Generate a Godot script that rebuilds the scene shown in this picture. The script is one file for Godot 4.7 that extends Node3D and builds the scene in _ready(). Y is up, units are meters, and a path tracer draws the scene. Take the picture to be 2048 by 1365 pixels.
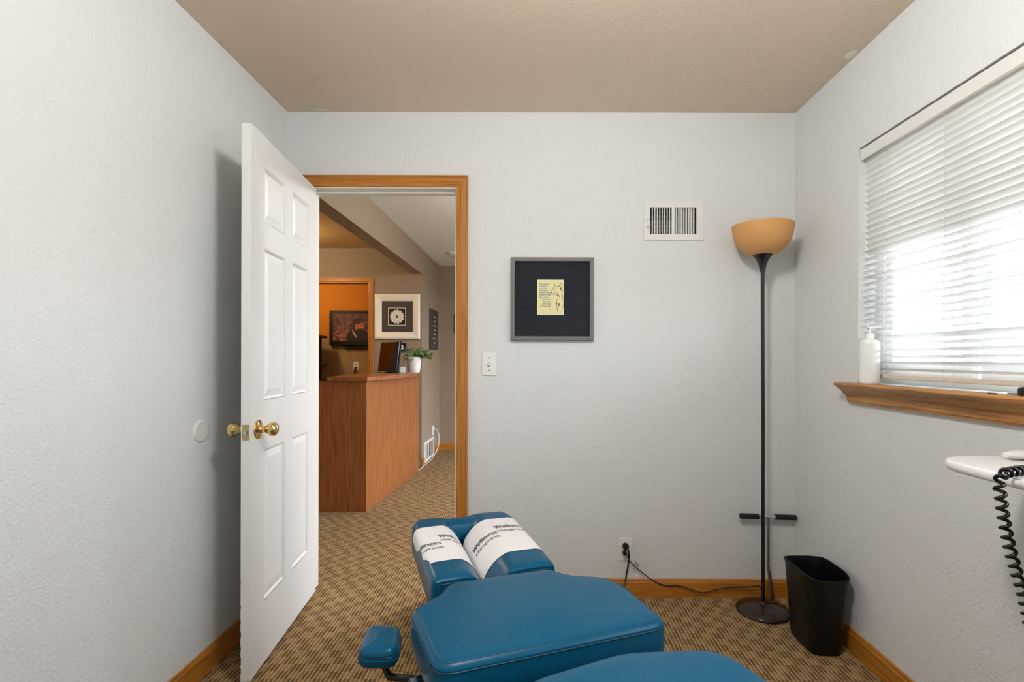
extends Node3D
# A treatment room with a teal adjusting table, seen towards its open door and the reception beyond.
# Metres, y up. The camera stands at x 0, z 0; "depth" below is -z.

const FOCAL := 1032.2            # focal length in pixels of the 2048 x 1365 frame
const VPX := 1071.0              # where the view axis meets the picture
const VPY := 717.0
const EYE := 1.2
const LEFT := -1.254
const RIGHT := 1.307
const BACK := 2.6
const CEIL := 2.44

var M := {}
var taken := {}

# ---------------------------------------------------------------- mesh builder
class MB:
	var v := PackedVector3Array()
	var n := PackedVector3Array()
	var t := PackedVector2Array()
	func tri(a: Vector3, b: Vector3, c: Vector3, na: Vector3, nb: Vector3, nc: Vector3, ua := Vector2.ZERO, ub := Vector2.ZERO, uc := Vector2.ZERO) -> void:
		var x := (b - a).cross(c - a)
		if x.length_squared() < 1e-20:
			return
		if x.dot(na + nb + nc) > 0.0:
			v.append(a); v.append(c); v.append(b)
			n.append(na); n.append(nc); n.append(nb)
			t.append(ua); t.append(uc); t.append(ub)
		else:
			v.append(a); v.append(b); v.append(c)
			n.append(na); n.append(nb); n.append(nc)
			t.append(ua); t.append(ub); t.append(uc)
	func quad(a: Vector3, b: Vector3, c: Vector3, d: Vector3, nn: Vector3, ua := Vector2.ZERO, ub := Vector2.ZERO, uc := Vector2.ZERO, ud := Vector2.ZERO) -> void:
		tri(a, b, c, nn, nn, nn, ua, ub, uc)
		tri(a, c, d, nn, nn, nn, ua, uc, ud)
	func box(c: Vector3, s: Vector3, bev := 0.002, basis := Basis(), grain := -1) -> MB:
		bev = minf(bev, minf(s.x, minf(s.y, s.z)) * 0.45)
		var h := s * 0.5
		var l := 0
		for k in 3:
			if s[k] > s[l]:
				l = k
		if grain >= 0:
			l = grain
		var put := func(p: Vector3) -> Vector2: return Vector2(p[l], p[(l + 1) % 3] + p[(l + 2) % 3])
		for k in 3:
			var i := (k + 1) % 3
			var j := (k + 2) % 3
			for sg in [-1.0, 1.0]:
				var q := []
				for w in [[-1, -1], [1, -1], [1, 1], [-1, 1]]:
					var p := Vector3()
					p[k] = sg * h[k]
					p[i] = w[0] * (h[i] - bev)
					p[j] = w[1] * (h[j] - bev)
					q.append(p)
				var nn := Vector3()
				nn[k] = sg
				quad(c + basis * q[0], c + basis * q[1], c + basis * q[2], c + basis * q[3], basis * nn, put.call(q[0]), put.call(q[1]), put.call(q[2]), put.call(q[3]))
		if bev > 0.0:
			for k in 3:
				var i := (k + 1) % 3
				var j := (k + 2) % 3
				for si in [-1.0, 1.0]:
					for sj in [-1.0, 1.0]:
						var q := []
						for w in [[0, -1], [0, 1], [1, 1], [1, -1]]:
							var p := Vector3()
							p[k] = w[1] * (h[k] - bev)
							p[i] = si * (h[i] - (0.0 if w[0] == 0 else bev))
							p[j] = sj * (h[j] - (bev if w[0] == 0 else 0.0))
							q.append(p)
						var nn := Vector3()
						nn[i] = si
						nn[j] = sj
						quad(c + basis * q[0], c + basis * q[1], c + basis * q[2], c + basis * q[3], basis * nn.normalized(), put.call(q[0]), put.call(q[1]), put.call(q[2]), put.call(q[3]))
			for sx in [-1.0, 1.0]:
				for sy in [-1.0, 1.0]:
					for sz in [-1.0, 1.0]:
						var nn := (basis * Vector3(sx, sy, sz)).normalized()
						var a := Vector3(sx * h.x, sy * (h.y - bev), sz * (h.z - bev))
						var b := Vector3(sx * (h.x - bev), sy * h.y, sz * (h.z - bev))
						var d := Vector3(sx * (h.x - bev), sy * (h.y - bev), sz * h.z)
						tri(c + basis * a, c + basis * b, c + basis * d, nn, nn, nn, put.call(a), put.call(b), put.call(d))
		return self
	# rings of equally many points; a ring given twice makes a hard edge, a point given twice too
	func loft(rings: Array, closed := true, cap0 := true, cap1 := true, uv_scale := Vector2.ONE) -> MB:
		var m := rings.size()
		var cnt: int = rings[0].size()
		var mid := Vector3()
		for r in rings:
			for p in r:
				mid += p
		mid /= float(m * cnt)
		var nor := []
		for r in rings:
			var z := PackedVector3Array()
			z.resize(cnt)
			nor.append(z)
		var vol := 0.0
		var last := cnt if closed else cnt - 1
		for i in m - 1:
			var r0: PackedVector3Array = rings[i]
			var r1: PackedVector3Array = rings[i + 1]
			for j in last:
				var k := (j + 1) % cnt
				var a := r0[j]
				var b := r0[k]
				var c := r1[k]
				var d := r1[j]
				var x := (c - a).cross(d - b)
				if x.length_squared() < 1e-22:
					continue
				vol += x.dot((a + b + c + d) * 0.25 - mid)
				nor[i][j] += x
				nor[i][k] += x
				nor[i + 1][j] += x
				nor[i + 1][k] += x
		var sg := 1.0 if vol >= 0.0 else -1.0
		var vv := 0.0
		for i in m - 1:
			var r0: PackedVector3Array = rings[i]
			var r1: PackedVector3Array = rings[i + 1]
			var step := r0[0].distance_to(r1[0])
			var u := 0.0
			for j in last:
				var k := (j + 1) % cnt
				var u2 := u + maxf(r0[j].distance_to(r0[k]), r1[j].distance_to(r1[k]))
				var na: Vector3 = (nor[i][j] * sg).normalized()
				var nb: Vector3 = (nor[i][k] * sg).normalized()
				var nc: Vector3 = (nor[i + 1][k] * sg).normalized()
				var nd: Vector3 = (nor[i + 1][j] * sg).normalized()
				var ta := Vector2(vv, u) * uv_scale
				var tb := Vector2(vv, u2) * uv_scale
				var tc := Vector2(vv + step, u2) * uv_scale
				var td := Vector2(vv + step, u) * uv_scale
				tri(r0[j], r0[k], r1[k], na, nb, nc, ta, tb, tc)
				tri(r0[j], r1[k], r1[j], na, nc, nd, ta, tc, td)
				u = u2
			vv += step
		for e in [0, 1]:
			if (e == 0 and not cap0) or (e == 1 and not cap1):
				continue
			var r: PackedVector3Array = rings[0] if e == 0 else rings[m - 1]
			var c := Vector3()
			for p in r:
				c += p
			c /= float(cnt)
			var nn := Vector3()
			for j in cnt:
				nn += (r[j] - c).cross(r[(j + 1) % cnt] - c)
			if nn.length_squared() < 1e-22:
				continue
			nn = nn.normalized()
			if nn.dot(c - mid) < 0.0:
				nn = -nn
			for j in cnt:
				tri(c, r[j], r[(j + 1) % cnt], nn, nn, nn, Vector2(c.x, c.z), Vector2(r[j].x, r[j].z), Vector2(r[(j + 1) % cnt].x, r[(j + 1) % cnt].z))
		return self
	func tube(path: PackedVector3Array, radius: float, segs := 10, ends := true, squash := 1.0) -> MB:
		var rings := []
		var prev := Vector3()
		for i in path.size():
			var d := (path[mini(i + 1, path.size() - 1)] - path[maxi(i - 1, 0)]).normalized()
			var side := prev
			if i == 0:
				side = d.cross(Vector3.UP if absf(d.y) < 0.9 else Vector3.RIGHT)
			side = (side - d * side.dot(d)).normalized()
			prev = side
			var up := d.cross(side)
			var r := PackedVector3Array()
			for j in segs:
				var a := TAU * j / segs
				r.append(path[i] + (side * cos(a) + up * sin(a) * squash) * radius)
			rings.append(r)
		return loft(rings, true, ends, ends)
	# profile: [radius, height] pairs
	func lathe(prof: Array, at := Vector3.ZERO, segs := 32, basis := Basis(), cap0 := true, cap1 := true) -> MB:
		var rings := []
		for p in prof:
			var r := PackedVector3Array()
			for j in segs:
				var a := TAU * j / segs
				r.append(at + basis * Vector3(cos(a) * p[0], p[1], sin(a) * p[0]))
			rings.append(r)
		return loft(rings, true, cap0, cap1)
	# a 2D outline (x along ax, y along ay) pushed from a to b; ends cut on a slant of ma, mb per metre of x
	func bar(prof: Array, a: Vector3, b: Vector3, ax: Vector3, ay: Vector3, ma := 0.0, mb := 0.0) -> MB:
		var d := (b - a).normalized()
		var r0 := PackedVector3Array()
		var r1 := PackedVector3Array()
		for p in prof:
			for k in 2:
				var o: Vector3 = ax * p[0] + ay * p[1]
				r0.append(a + o + d * (ma * p[0]))
				r1.append(b + o + d * (mb * p[0]))
		var c: PackedVector3Array = r0.duplicate()
		# shift by one so that the two copies of a point belong to different facets
		return loft([r0, r1], true, true, true)
	# flat sheet with rectangular holes, with thickness along w
	func sheet(o: Vector3, u: Vector3, w: Vector3, nn: Vector3, size: Vector2, thick: float, holes: Array) -> MB:
		var xs := [0.0, size.x]
		var ys := [0.0, size.y]
		for h in holes:
			xs.append(clampf(h.position.x, 0, size.x)); xs.append(clampf(h.end.x, 0, size.x))
			ys.append(clampf(h.position.y, 0, size.y)); ys.append(clampf(h.end.y, 0, size.y))
		xs.sort()
		ys.sort()
		var solid := func(i: int, j: int) -> bool:
			if i < 0 or j < 0 or i >= xs.size() - 1 or j >= ys.size() - 1:
				return false
			if xs[i + 1] - xs[i] < 1e-6 or ys[j + 1] - ys[j] < 1e-6:
				return false
			var c := Vector2((xs[i] + xs[i + 1]) * 0.5, (ys[j] + ys[j + 1]) * 0.5)
			for h in holes:
				if h.has_point(c):
					return false
			return true
		var pt := func(x: float, y: float, z: float) -> Vector3: return o + u * x + w * y + nn * z
		for i in xs.size() - 1:
			for j in ys.size() - 1:
				if not solid.call(i, j):
					continue
				var x0: float = xs[i]
				var x1: float = xs[i + 1]
				var y0: float = ys[j]
				var y1: float = ys[j + 1]
				for z in [0.0, -thick]:
					quad(pt.call(x0, y0, z), pt.call(x1, y0, z), pt.call(x1, y1, z), pt.call(x0, y1, z), nn if z == 0.0 else -nn, Vector2(x0, y0), Vector2(x1, y0), Vector2(x1, y1), Vector2(x0, y1))
				var di := 1
				while i - di >= 0 and xs[i - di + 1] - xs[i - di] < 1e-6:
					di += 1
				var ei := 1
				while i + ei < xs.size() - 1 and xs[i + ei + 1] - xs[i + ei] < 1e-6:
					ei += 1
				var dj := 1
				while j - dj >= 0 and ys[j - dj + 1] - ys[j - dj] < 1e-6:
					dj += 1
				var ej := 1
				while j + ej < ys.size() - 1 and ys[j + ej + 1] - ys[j + ej] < 1e-6:
					ej += 1
				if not solid.call(i - di, j):
					quad(pt.call(x0, y0, 0), pt.call(x0, y1, 0), pt.call(x0, y1, -thick), pt.call(x0, y0, -thick), -u)
				if not solid.call(i + ei, j):
					quad(pt.call(x1, y0, 0), pt.call(x1, y1, 0), pt.call(x1, y1, -thick), pt.call(x1, y0, -thick), u)
				if not solid.call(i, j - dj):
					quad(pt.call(x0, y0, 0), pt.call(x1, y0, 0), pt.call(x1, y0, -thick), pt.call(x0, y0, -thick), -w)
				if not solid.call(i, j + ej):
					quad(pt.call(x0, y1, 0), pt.call(x1, y1, 0), pt.call(x1, y1, -thick), pt.call(x0, y1, -thick), w)
		return self
	func mesh() -> ArrayMesh:
		var arr := []
		arr.resize(Mesh.ARRAY_MAX)
		arr[Mesh.ARRAY_VERTEX] = v
		arr[Mesh.ARRAY_NORMAL] = n
		arr[Mesh.ARRAY_TEX_UV] = t
		var am := ArrayMesh.new()
		am.add_surface_from_arrays(Mesh.PRIMITIVE_TRIANGLES, arr)
		return am

# ---------------------------------------------------------------- a small canvas for prints
class Canvas:
	var w: int
	var h: int
	var d := PackedByteArray()
	func _init(ww: int, hh: int, c: Color) -> void:
		w = ww
		h = hh
		d.resize(w * h * 3)
		for i in w * h:
			d[i * 3] = int(c.r * 255.0)
			d[i * 3 + 1] = int(c.g * 255.0)
			d[i * 3 + 2] = int(c.b * 255.0)
	func dot(x: int, y: int, c: Color, a := 1.0) -> void:
		if x < 0 or y < 0 or x >= w or y >= h:
			return
		var i := (y * w + x) * 3
		d[i] = int(lerpf(d[i], c.r * 255.0, a))
		d[i + 1] = int(lerpf(d[i + 1], c.g * 255.0, a))
		d[i + 2] = int(lerpf(d[i + 2], c.b * 255.0, a))
	func tri(a: Vector2, b: Vector2, c: Vector2, col: Color) -> void:
		var lo := a.min(b).min(c).floor()
		var hi := a.max(b).max(c).ceil()
		var area := (b - a).cross(c - a)
		if absf(area) < 1e-6:
			return
		for y in range(maxi(int(lo.y), 0), mini(int(hi.y) + 1, h)):
			for x in range(maxi(int(lo.x), 0), mini(int(hi.x) + 1, w)):
				var p := Vector2(x + 0.5, y + 0.5)
				var e0 := (b - a).cross(p - a) / area
				var e1 := (c - b).cross(p - b) / area
				var e2 := (a - c).cross(p - c) / area
				if e0 >= -0.001 and e1 >= -0.001 and e2 >= -0.001:
					dot(x, y, col)
	func disc(c: Vector2, r: Vector2, col: Color, a := 1.0, soft := 0.0) -> void:
		for y in range(int(c.y - r.y) - 1, int(c.y + r.y) + 2):
			for x in range(int(c.x - r.x) - 1, int(c.x + r.x) + 2):
				var q := ((Vector2(x, y) - c) / r).length()
				if q < 1.0:
					dot(x, y, col, a * (1.0 if soft <= 0.0 else clampf((1.0 - q) / soft, 0.0, 1.0)))
	func stroke(pts: Array, widths: Array, col: Color) -> void:
		var cv := Curve2D.new()
		for p in pts:
			cv.add_point(p)
		for i in pts.size():
			var tan: Vector2 = (pts[mini(i + 1, pts.size() - 1)] - pts[maxi(i - 1, 0)]) * 0.22
			cv.set_point_in(i, -tan)
			cv.set_point_out(i, tan)
		var steps := 60
		for k in steps + 1:
			var f := float(k) / steps * (pts.size() - 1)
			var i := mini(int(f), pts.size() - 2)
			var p := cv.sample(i, f - i)
			var ww := lerpf(widths[i], widths[i + 1], f - i)
			disc(p, Vector2(ww, ww), col)
	# lettering: the triangles of a TextMesh are filled in
	func text(s: String, at: Vector2, high: float, col: Color, heavy := 0.0, turn := 0.0, stretch := 1.0, font := "Droid Sans") -> float:
		var tm := TextMesh.new()
		var f := SystemFont.new()
		f.font_names = PackedStringArray([font])
		tm.font = f
		tm.font_size = 64
		tm.pixel_size = 1.0
		tm.depth = 0.0
		tm.horizontal_alignment = HORIZONTAL_ALIGNMENT_LEFT
		tm.vertical_alignment = VERTICAL_ALIGNMENT_BOTTOM
		tm.text = s
		var arr := tm.get_mesh_arrays()
		var vs: PackedVector3Array = arr[Mesh.ARRAY_VERTEX]
		var ix: PackedInt32Array = arr[Mesh.ARRAY_INDEX]
		var k := high / 46.0
		var wide := 0.0
		var lo := 1e9
		for p in vs:
			wide = maxf(wide, p.x)
			lo = minf(lo, p.x)
		var offs := [Vector2.ZERO]
		if heavy > 0.0:
			offs = [Vector2.ZERO, Vector2(heavy, 0), Vector2(-heavy, 0), Vector2(0, heavy * 0.6), Vector2(0, -heavy * 0.6)]
		for o in offs:
			for i in range(0, ix.size(), 3):
				var q := []
				for e in 3:
					var p := vs[ix[i + e]]
					q.append(at + o + Vector2((p.x - lo) * k * stretch, -p.y * k).rotated(turn))
				tri(q[0], q[1], q[2], col)
		return (wide - lo) * k * stretch
	func texture() -> ImageTexture:
		return ImageTexture.create_from_image(Image.create_from_data(w, h, false, Image.FORMAT_RGB8, d))

# ---------------------------------------------------------------- naming helpers
func numbered(called: String) -> String:
	if not taken.has(called):
		taken[called] = 0
		return called
	taken[called] += 1
	return "%s_%03d" % [called, taken[called]]

func tag(o: Node3D, label: String, category := "", group := "", kind := "") -> Node3D:
	if label: o.set_meta("label", label)
	if category: o.set_meta("category", category)
	if group: o.set_meta("group", group)
	if kind: o.set_meta("kind", kind)
	return o

func thing(called: String, label: String, category: String, at := Vector3.ZERO, basis := Basis(), group := "", kind := "") -> Node3D:
	var o := Node3D.new()
	o.name = numbered(called)
	o.transform = Transform3D(basis, at)
	add_child(o)
	return tag(o, label, category, group, kind)

func part(called: String, mb: Variant, mat: Material, parent: Node3D, at := Vector3.ZERO, basis := Basis()) -> MeshInstance3D:
	var o := MeshInstance3D.new()
	o.name = called
	o.mesh = mb.mesh() if mb is MB else mb
	o.material_override = mat
	o.transform = Transform3D(basis, at)
	parent.add_child(o, true)
	return o

func solo(called: String, mb: MB, mat: Material, label: String, category: String, kind := "", group := "") -> MeshInstance3D:
	var o := MeshInstance3D.new()
	o.name = numbered(called)
	o.mesh = mb.mesh()
	o.material_override = mat
	add_child(o)
	tag(o, label, category, group, kind)
	return o

func at_pixel(px: float, py: float, depth: float) -> Vector3:
	return Vector3((px - VPX) * depth / FOCAL, EYE - (py - VPY) * depth / FOCAL, -depth)

func smooth_path(pts: Array, per := 8) -> PackedVector3Array:
	var out := PackedVector3Array()
	for i in pts.size() - 1:
		var p0: Vector3 = pts[maxi(i - 1, 0)]
		var p1: Vector3 = pts[i]
		var p2: Vector3 = pts[i + 1]
		var p3: Vector3 = pts[mini(i + 2, pts.size() - 1)]
		for k in per:
			var f := float(k) / per
			out.append(p1.cubic_interpolate(p2, p0, p3, f))
	out.append(pts[pts.size() - 1])
	return out

func rgb(r: int, g: int, b: int) -> Color:
	return Color(r / 255.0, g / 255.0, b / 255.0)

# ---------------------------------------------------------------- materials
func mat(called: String, c: Color, rough := 0.6, metal := 0.0, spec := 0.5) -> StandardMaterial3D:
	var m := StandardMaterial3D.new()
	m.resource_name = called
	m.albedo_color = c
	m.roughness = rough
	m.metallic = metal
	m.metallic_specular = spec
	M[called] = m
	return m

func noise_image(size: int, freq: float, seed_: int, kind := FastNoiseLite.TYPE_SIMPLEX_SMOOTH, octaves := 3) -> Image:
	var nz := FastNoiseLite.new()
	nz.seed = seed_
	nz.noise_type = kind
	nz.frequency = freq
	nz.fractal_octaves = octaves
	return nz.get_seamless_image(size, size)

func ramp_texture(im: Image, stops: Array) -> ImageTexture:
	var w := im.get_width()
	var h := im.get_height()
	var out := Image.create(w, h, false, Image.FORMAT_RGB8)
	var g := Gradient.new()
	g.offsets = PackedFloat32Array(stops.map(func(s): return s[0]))
	g.colors = PackedColorArray(stops.map(func(s): return s[1]))
	for y in h:
		for x in w:
			out.set_pixel(x, y, g.sample(im.get_pixel(x, y).r))
	return ImageTexture.create_from_image(out)

func wood(called: String, dark: Color, mid: Color, light: Color, along: float, across: float, rough: float, seed_: int, fine := 0.022) -> StandardMaterial3D:
	var m := mat(called, Color.WHITE, rough)
	m.albedo_texture = ramp_texture(noise_image(384, fine, seed_, FastNoiseLite.TYPE_SIMPLEX_SMOOTH, 4), [[0.0, dark], [0.38, mid], [0.62, mid.lerp(light, 0.5)], [1.0, light]])
	m.uv1_scale = Vector3(along, across, 1)
	m.roughness_texture = null
	return m

func carpet_textures() -> Array:
	# ribs run along z; rows of 47 mm, dark groups of three ribs shifted from row to row
	var n := 1024
	var rows := 12
	var ribs := 30
	var d := PackedByteArray()
	var hgt := PackedByteArray()
	d.resize(n * n * 3)
	hgt.resize(n * n * 3)
	var rng := RandomNumberGenerator.new()
	rng.seed = 71
	var tone := []
	for r in rows:
		var line := []
		for k in ribs:
			var group := posmod(k + (r % 2) * 3 + [0, 0, 1, 1, 2, 2, 1, 1, 0, 0, 1, 1][r], 6)
			var t := 0.08 if group < 3 else 0.56
			line.append(clampf(t + rng.randf_range(-0.14, 0.16), 0.0, 1.0))
		tone.append(line)
	var fuzz := FastNoiseLite.new()
	fuzz.seed = 5
	fuzz.frequency = 0.09
	var dark := Color(0.41, 0.315, 0.21)
	var midc := Color(0.68, 0.56, 0.395)
	var lightc := Color(0.80, 0.69, 0.51)
	for y in n:
		var r := y * rows / n
		var fy := float(y) * rows / n - r
		for x in n:
			var wob := fuzz.get_noise_2d(x * 0.5, y * 0.5) * 0.16
			var fxx := float(x) * ribs / n + wob * 0.6
			var k := posmod(int(floorf(fxx)), ribs)
			var fx := fxx - floorf(fxx)
			var fz := fuzz.get_noise_2d(x * 3.0, y * 1.6)
			var thread := smoothstep(0.10, 0.17, fx) * (1.0 - smoothstep(0.36, 0.44, fx))
			var c := dark.lerp(midc, clampf(tone[r][k] + fz * 0.22, 0.0, 1.0))
			c = c.lerp(lightc, thread * (0.80 + 0.2 * fz))
			var gap := 1.0 - 0.35 * (1.0 - smoothstep(0.0, 0.10, minf(fy, 1.0 - fy)))
			var i := (y * n + x) * 3
			d[i] = int(clampf(c.r, 0, 1) * 255.0)
			d[i + 1] = int(clampf(c.g, 0, 1) * 255.0)
			d[i + 2] = int(clampf(c.b, 0, 1) * 255.0)
			var hh := int(clampf((0.35 + 0.5 * thread + 0.2 * fz) * gap, 0, 1) * 255.0)
			hgt[i] = hh
			hgt[i + 1] = hh
			hgt[i + 2] = hh
	return [ImageTexture.create_from_image(Image.create_from_data(n, n, false, Image.FORMAT_RGB8, d)), ImageTexture.create_from_image(Image.create_from_data(n, n, false, Image.FORMAT_RGB8, hgt))]

func textured_wall(called: String, c: Color, bump: Texture2D, depth := 0.16) -> StandardMaterial3D:
	var m := mat(called, c, 0.72, 0.0, 0.35)
	m.uv1_triplanar = true
	m.uv1_world_triplanar = true
	m.uv1_scale = Vector3.ONE * 3.3
	m.heightmap_enabled = true
	m.heightmap_texture = bump
	m.heightmap_scale = depth
	return m

func make_materials() -> void:
	var peel := ImageTexture.create_from_image(noise_image(512, 0.045, 3, FastNoiseLite.TYPE_SIMPLEX_SMOOTH, 3))
	textured_wall("wall_paint", rgb(218, 220, 219), peel, 0.14)
	textured_wall("ceiling_paint", rgb(219, 204, 184), peel, 0.08)
	textured_wall("brown_paint", rgb(150, 133, 114), peel, 0.12)
	textured_wall("hall_ceiling_paint", rgb(234, 239, 240), peel, 0.1)
	textured_wall("reception_ceiling_paint", rgb(176, 142, 96), peel, 0.08)
	textured_wall("orange_paint", rgb(198, 128, 42), peel, 0.1)
	textured_wall("olive_paint", rgb(152, 130, 96), peel, 0.1)
	var ct := carpet_textures()
	var c := mat("carpet", Color.WHITE, 0.95, 0.0, 0.2)
	c.albedo_texture = ct[0]
	c.uv1_triplanar = true
	c.uv1_world_triplanar = true
	c.uv1_scale = Vector3(1.0 / 0.48, 1.0, 1.0 / 0.564)
	c.heightmap_enabled = true
	c.heightmap_texture = ct[1]
	c.heightmap_scale = 0.25
	wood("oak", rgb(136, 80, 22), rgb(173, 109, 34), rgb(192, 130, 50), 0.35, 9.0, 0.42, 11)
	wood("sill_oak", rgb(132, 84, 38), rgb(172, 116, 58), rgb(198, 146, 84), 0.4, 9.0, 0.3, 12)
	wood("cherry", rgb(120, 68, 34), rgb(150, 90, 50), rgb(172, 110, 66), 0.08, 2.6, 0.22, 13, 0.075)
	mat("door_paint", rgb(226, 227, 225), 0.42)
	mat("jamb_paint", rgb(226, 224, 216), 0.5)
	mat("white_plastic", rgb(232, 231, 226), 0.35)
	mat("white_metal", rgb(224, 223, 218), 0.4)
	mat("vinyl_frame", rgb(238, 239, 238), 0.4)
	mat("duct", rgb(150, 150, 147), 0.55, 0.3)
	mat("brass", rgb(226, 198, 134), 0.14, 1.0)
	mat("old_brass", rgb(196, 176, 126), 0.35, 1.0)
	mat("chrome", rgb(214, 214, 216), 0.12, 1.0)
	mat("steel", rgb(170, 170, 170), 0.3, 1.0)
	mat("black_metal", rgb(22, 20, 19), 0.28)
	mat("bronze_enamel", rgb(50, 32, 27), 0.12)
	mat("black_plastic", rgb(10, 10, 10), 0.42, 0.0, 0.4)
	mat("black_rubber", rgb(16, 16, 15), 0.36)
	mat("foam_grip", rgb(20, 20, 20), 0.8)
	mat("screen_black", rgb(9, 9, 11), 0.06)
	mat("screw", rgb(150, 146, 138), 0.4, 0.8)
	var leather := noise_image(512, 0.07, 21, FastNoiseLite.TYPE_CELLULAR, 2)
	var vy := mat("vinyl", rgb(6, 84, 118), 0.30, 0.0, 0.32)
	vy.uv1_triplanar = true
	vy.uv1_scale = Vector3.ONE * 6.0
	vy.heightmap_enabled = true
	vy.heightmap_texture = ImageTexture.create_from_image(leather)
	vy.heightmap_scale = 0.012
	mat("vinyl_seam", rgb(14, 58, 80), 0.45)
	var amber := mat("amber_shade", rgb(216, 162, 98), 0.5)
	amber.backlight_enabled = true
	amber.backlight = Color(0.5, 0.34, 0.18)
	var slat := mat("blind_slat", rgb(224, 224, 220), 0.4)
	slat.backlight_enabled = true
	slat.backlight = Color(0.16, 0.16, 0.155)
	mat("blind_rail", rgb(214, 205, 188), 0.5)
	mat("cord_white", rgb(210, 206, 196), 0.7)
	var glass := mat("pane", Color(0.96, 0.98, 0.98, 0.06), 0.02)
	glass.transparency = BaseMaterial3D.TRANSPARENCY_ALPHA
	mat("tray_white", rgb(232, 232, 230), 0.28)
	mat("handset_white", rgb(236, 235, 230), 0.3)
	mat("cable_black", rgb(10, 10, 10), 0.22)
	mat("bottle_white", rgb(238, 238, 236), 0.3)
	mat("grey_wood", rgb(112, 110, 108), 0.55)
	mat("felt", rgb(40, 45, 54), 0.9)
	mat("white_frame", rgb(238, 232, 216), 0.35)
	mat("mat_board", rgb(70, 62, 58), 0.5)
	mat("sign_board", rgb(58, 54, 52), 0.6)
	mat("letter_pale", rgb(176, 168, 160), 0.6)
	mat("pot_white", rgb(232, 230, 228), 0.25)
	var leaf := mat("leaf", rgb(52, 108, 44), 0.42)
	leaf.backlight_enabled = true
	leaf.backlight = Color(0.2, 0.3, 0.08)
	var leaf2 := mat("leaf_pale", rgb(98, 142, 66), 0.42)
	leaf2.backlight_enabled = true
	leaf2.backlight = Color(0.2, 0.3, 0.1)
	mat("stem", rgb(72, 96, 48), 0.6)
	mat("soil", rgb(46, 34, 26), 0.95)
	mat("paper_plain", rgb(236, 236, 236), 0.7)
	mat("tag_grey", rgb(168, 168, 166), 0.6)
	mat("patch", rgb(236, 226, 212), 0.8)
	mat("shelf_dark", rgb(54, 40, 30), 0.5)
	var lit := mat("light_diffuser", rgb(245, 245, 240), 0.5)
	lit.emission_enabled = true
	lit.emission = rgb(255, 246, 232)
	lit.emission_energy_multiplier = 1.5
	var warm := mat("warm_light_bowl", rgb(245, 220, 180), 0.5)
	warm.emission_enabled = true
	warm.emission = rgb(255, 206, 140)
	warm.emission_energy_multiplier = 1.5

# ---------------------------------------------------------------- start: camera, sky, lights, then everything
func _ready() -> void:
	var cam := Camera3D.new()
	cam.name = "camera"
	cam.projection = Camera3D.PROJECTION_FRUSTUM
	cam.near = 0.05
	cam.far = 200.0
	cam.size = 0.05 * 1365.0 / FOCAL
	cam.frustum_offset = Vector2((1024.0 - VPX) / FOCAL, (VPY - 682.5) / FOCAL) * 0.05
	cam.position = Vector3(0, EYE, 0)
	cam.rotation_degrees = Vector3(0, 0, 0.14)
	add_child(cam)
	cam.current = true

	var env := Environment.new()
	env.background_mode = Environment.BG_SKY
	var sky := Sky.new()
	var sm := ProceduralSkyMaterial.new()
	sm.sky_top_color = rgb(220, 231, 244)
	sm.sky_horizon_color = rgb(236, 241, 248)
	sm.ground_horizon_color = rgb(112, 112, 110)
	sm.ground_bottom_color = rgb(98, 98, 96)
	sm.sky_energy_multiplier = 1.0
	sky.sky_material = sm
	env.sky = sky
	env.background_energy_multiplier = 7.8
	env.tonemap_mode = Environment.TONE_MAPPER_LINEAR
	env.tonemap_exposure = 1.40
	env.sdfgi_enabled = true
	env.ssao_enabled = true
	env.ssil_enabled = true
	var we := WorldEnvironment.new()
	we.name = "environment"
	we.environment = env
	add_child(we)

	make_materials()
	build_shell()
	build_window()
	build_door()
	build_hall()
	build_table()
	build_lamp()
	build_corner_things()
	build_wall_things()
	build_tray()
	build_sill_things()
	build_reception()

# ---------------------------------------------------------------- the room
const OPEN_L := -1.143
const OPEN_R := -0.403
const OPEN_T := 2.055
const WIN_FAR := 2.09
const WIN_NEAR := 0.0
const BLIND_NEAR := 1.055
const WIN_LO := 1.10
const WIN_HI := 2.052
const VENT := Rect2(0.555, 1.826, 0.273, 0.134)

func base_profile() -> Array:
	return [[0.0, 0.0], [0.013, 0.0], [0.013, 0.068], [0.0125, 0.074], [0.010, 0.079], [0.0085, 0.084], [0.007, 0.0895], [0.0, 0.0905]]

func baseboard(called: String, a: Vector3, b: Vector3, out: Vector3, label: String) -> void:
	solo(called, MB.new().bar(base_profile(), a, b, out, Vector3.UP), M.oak, label, "baseboard", "structure")

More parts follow.
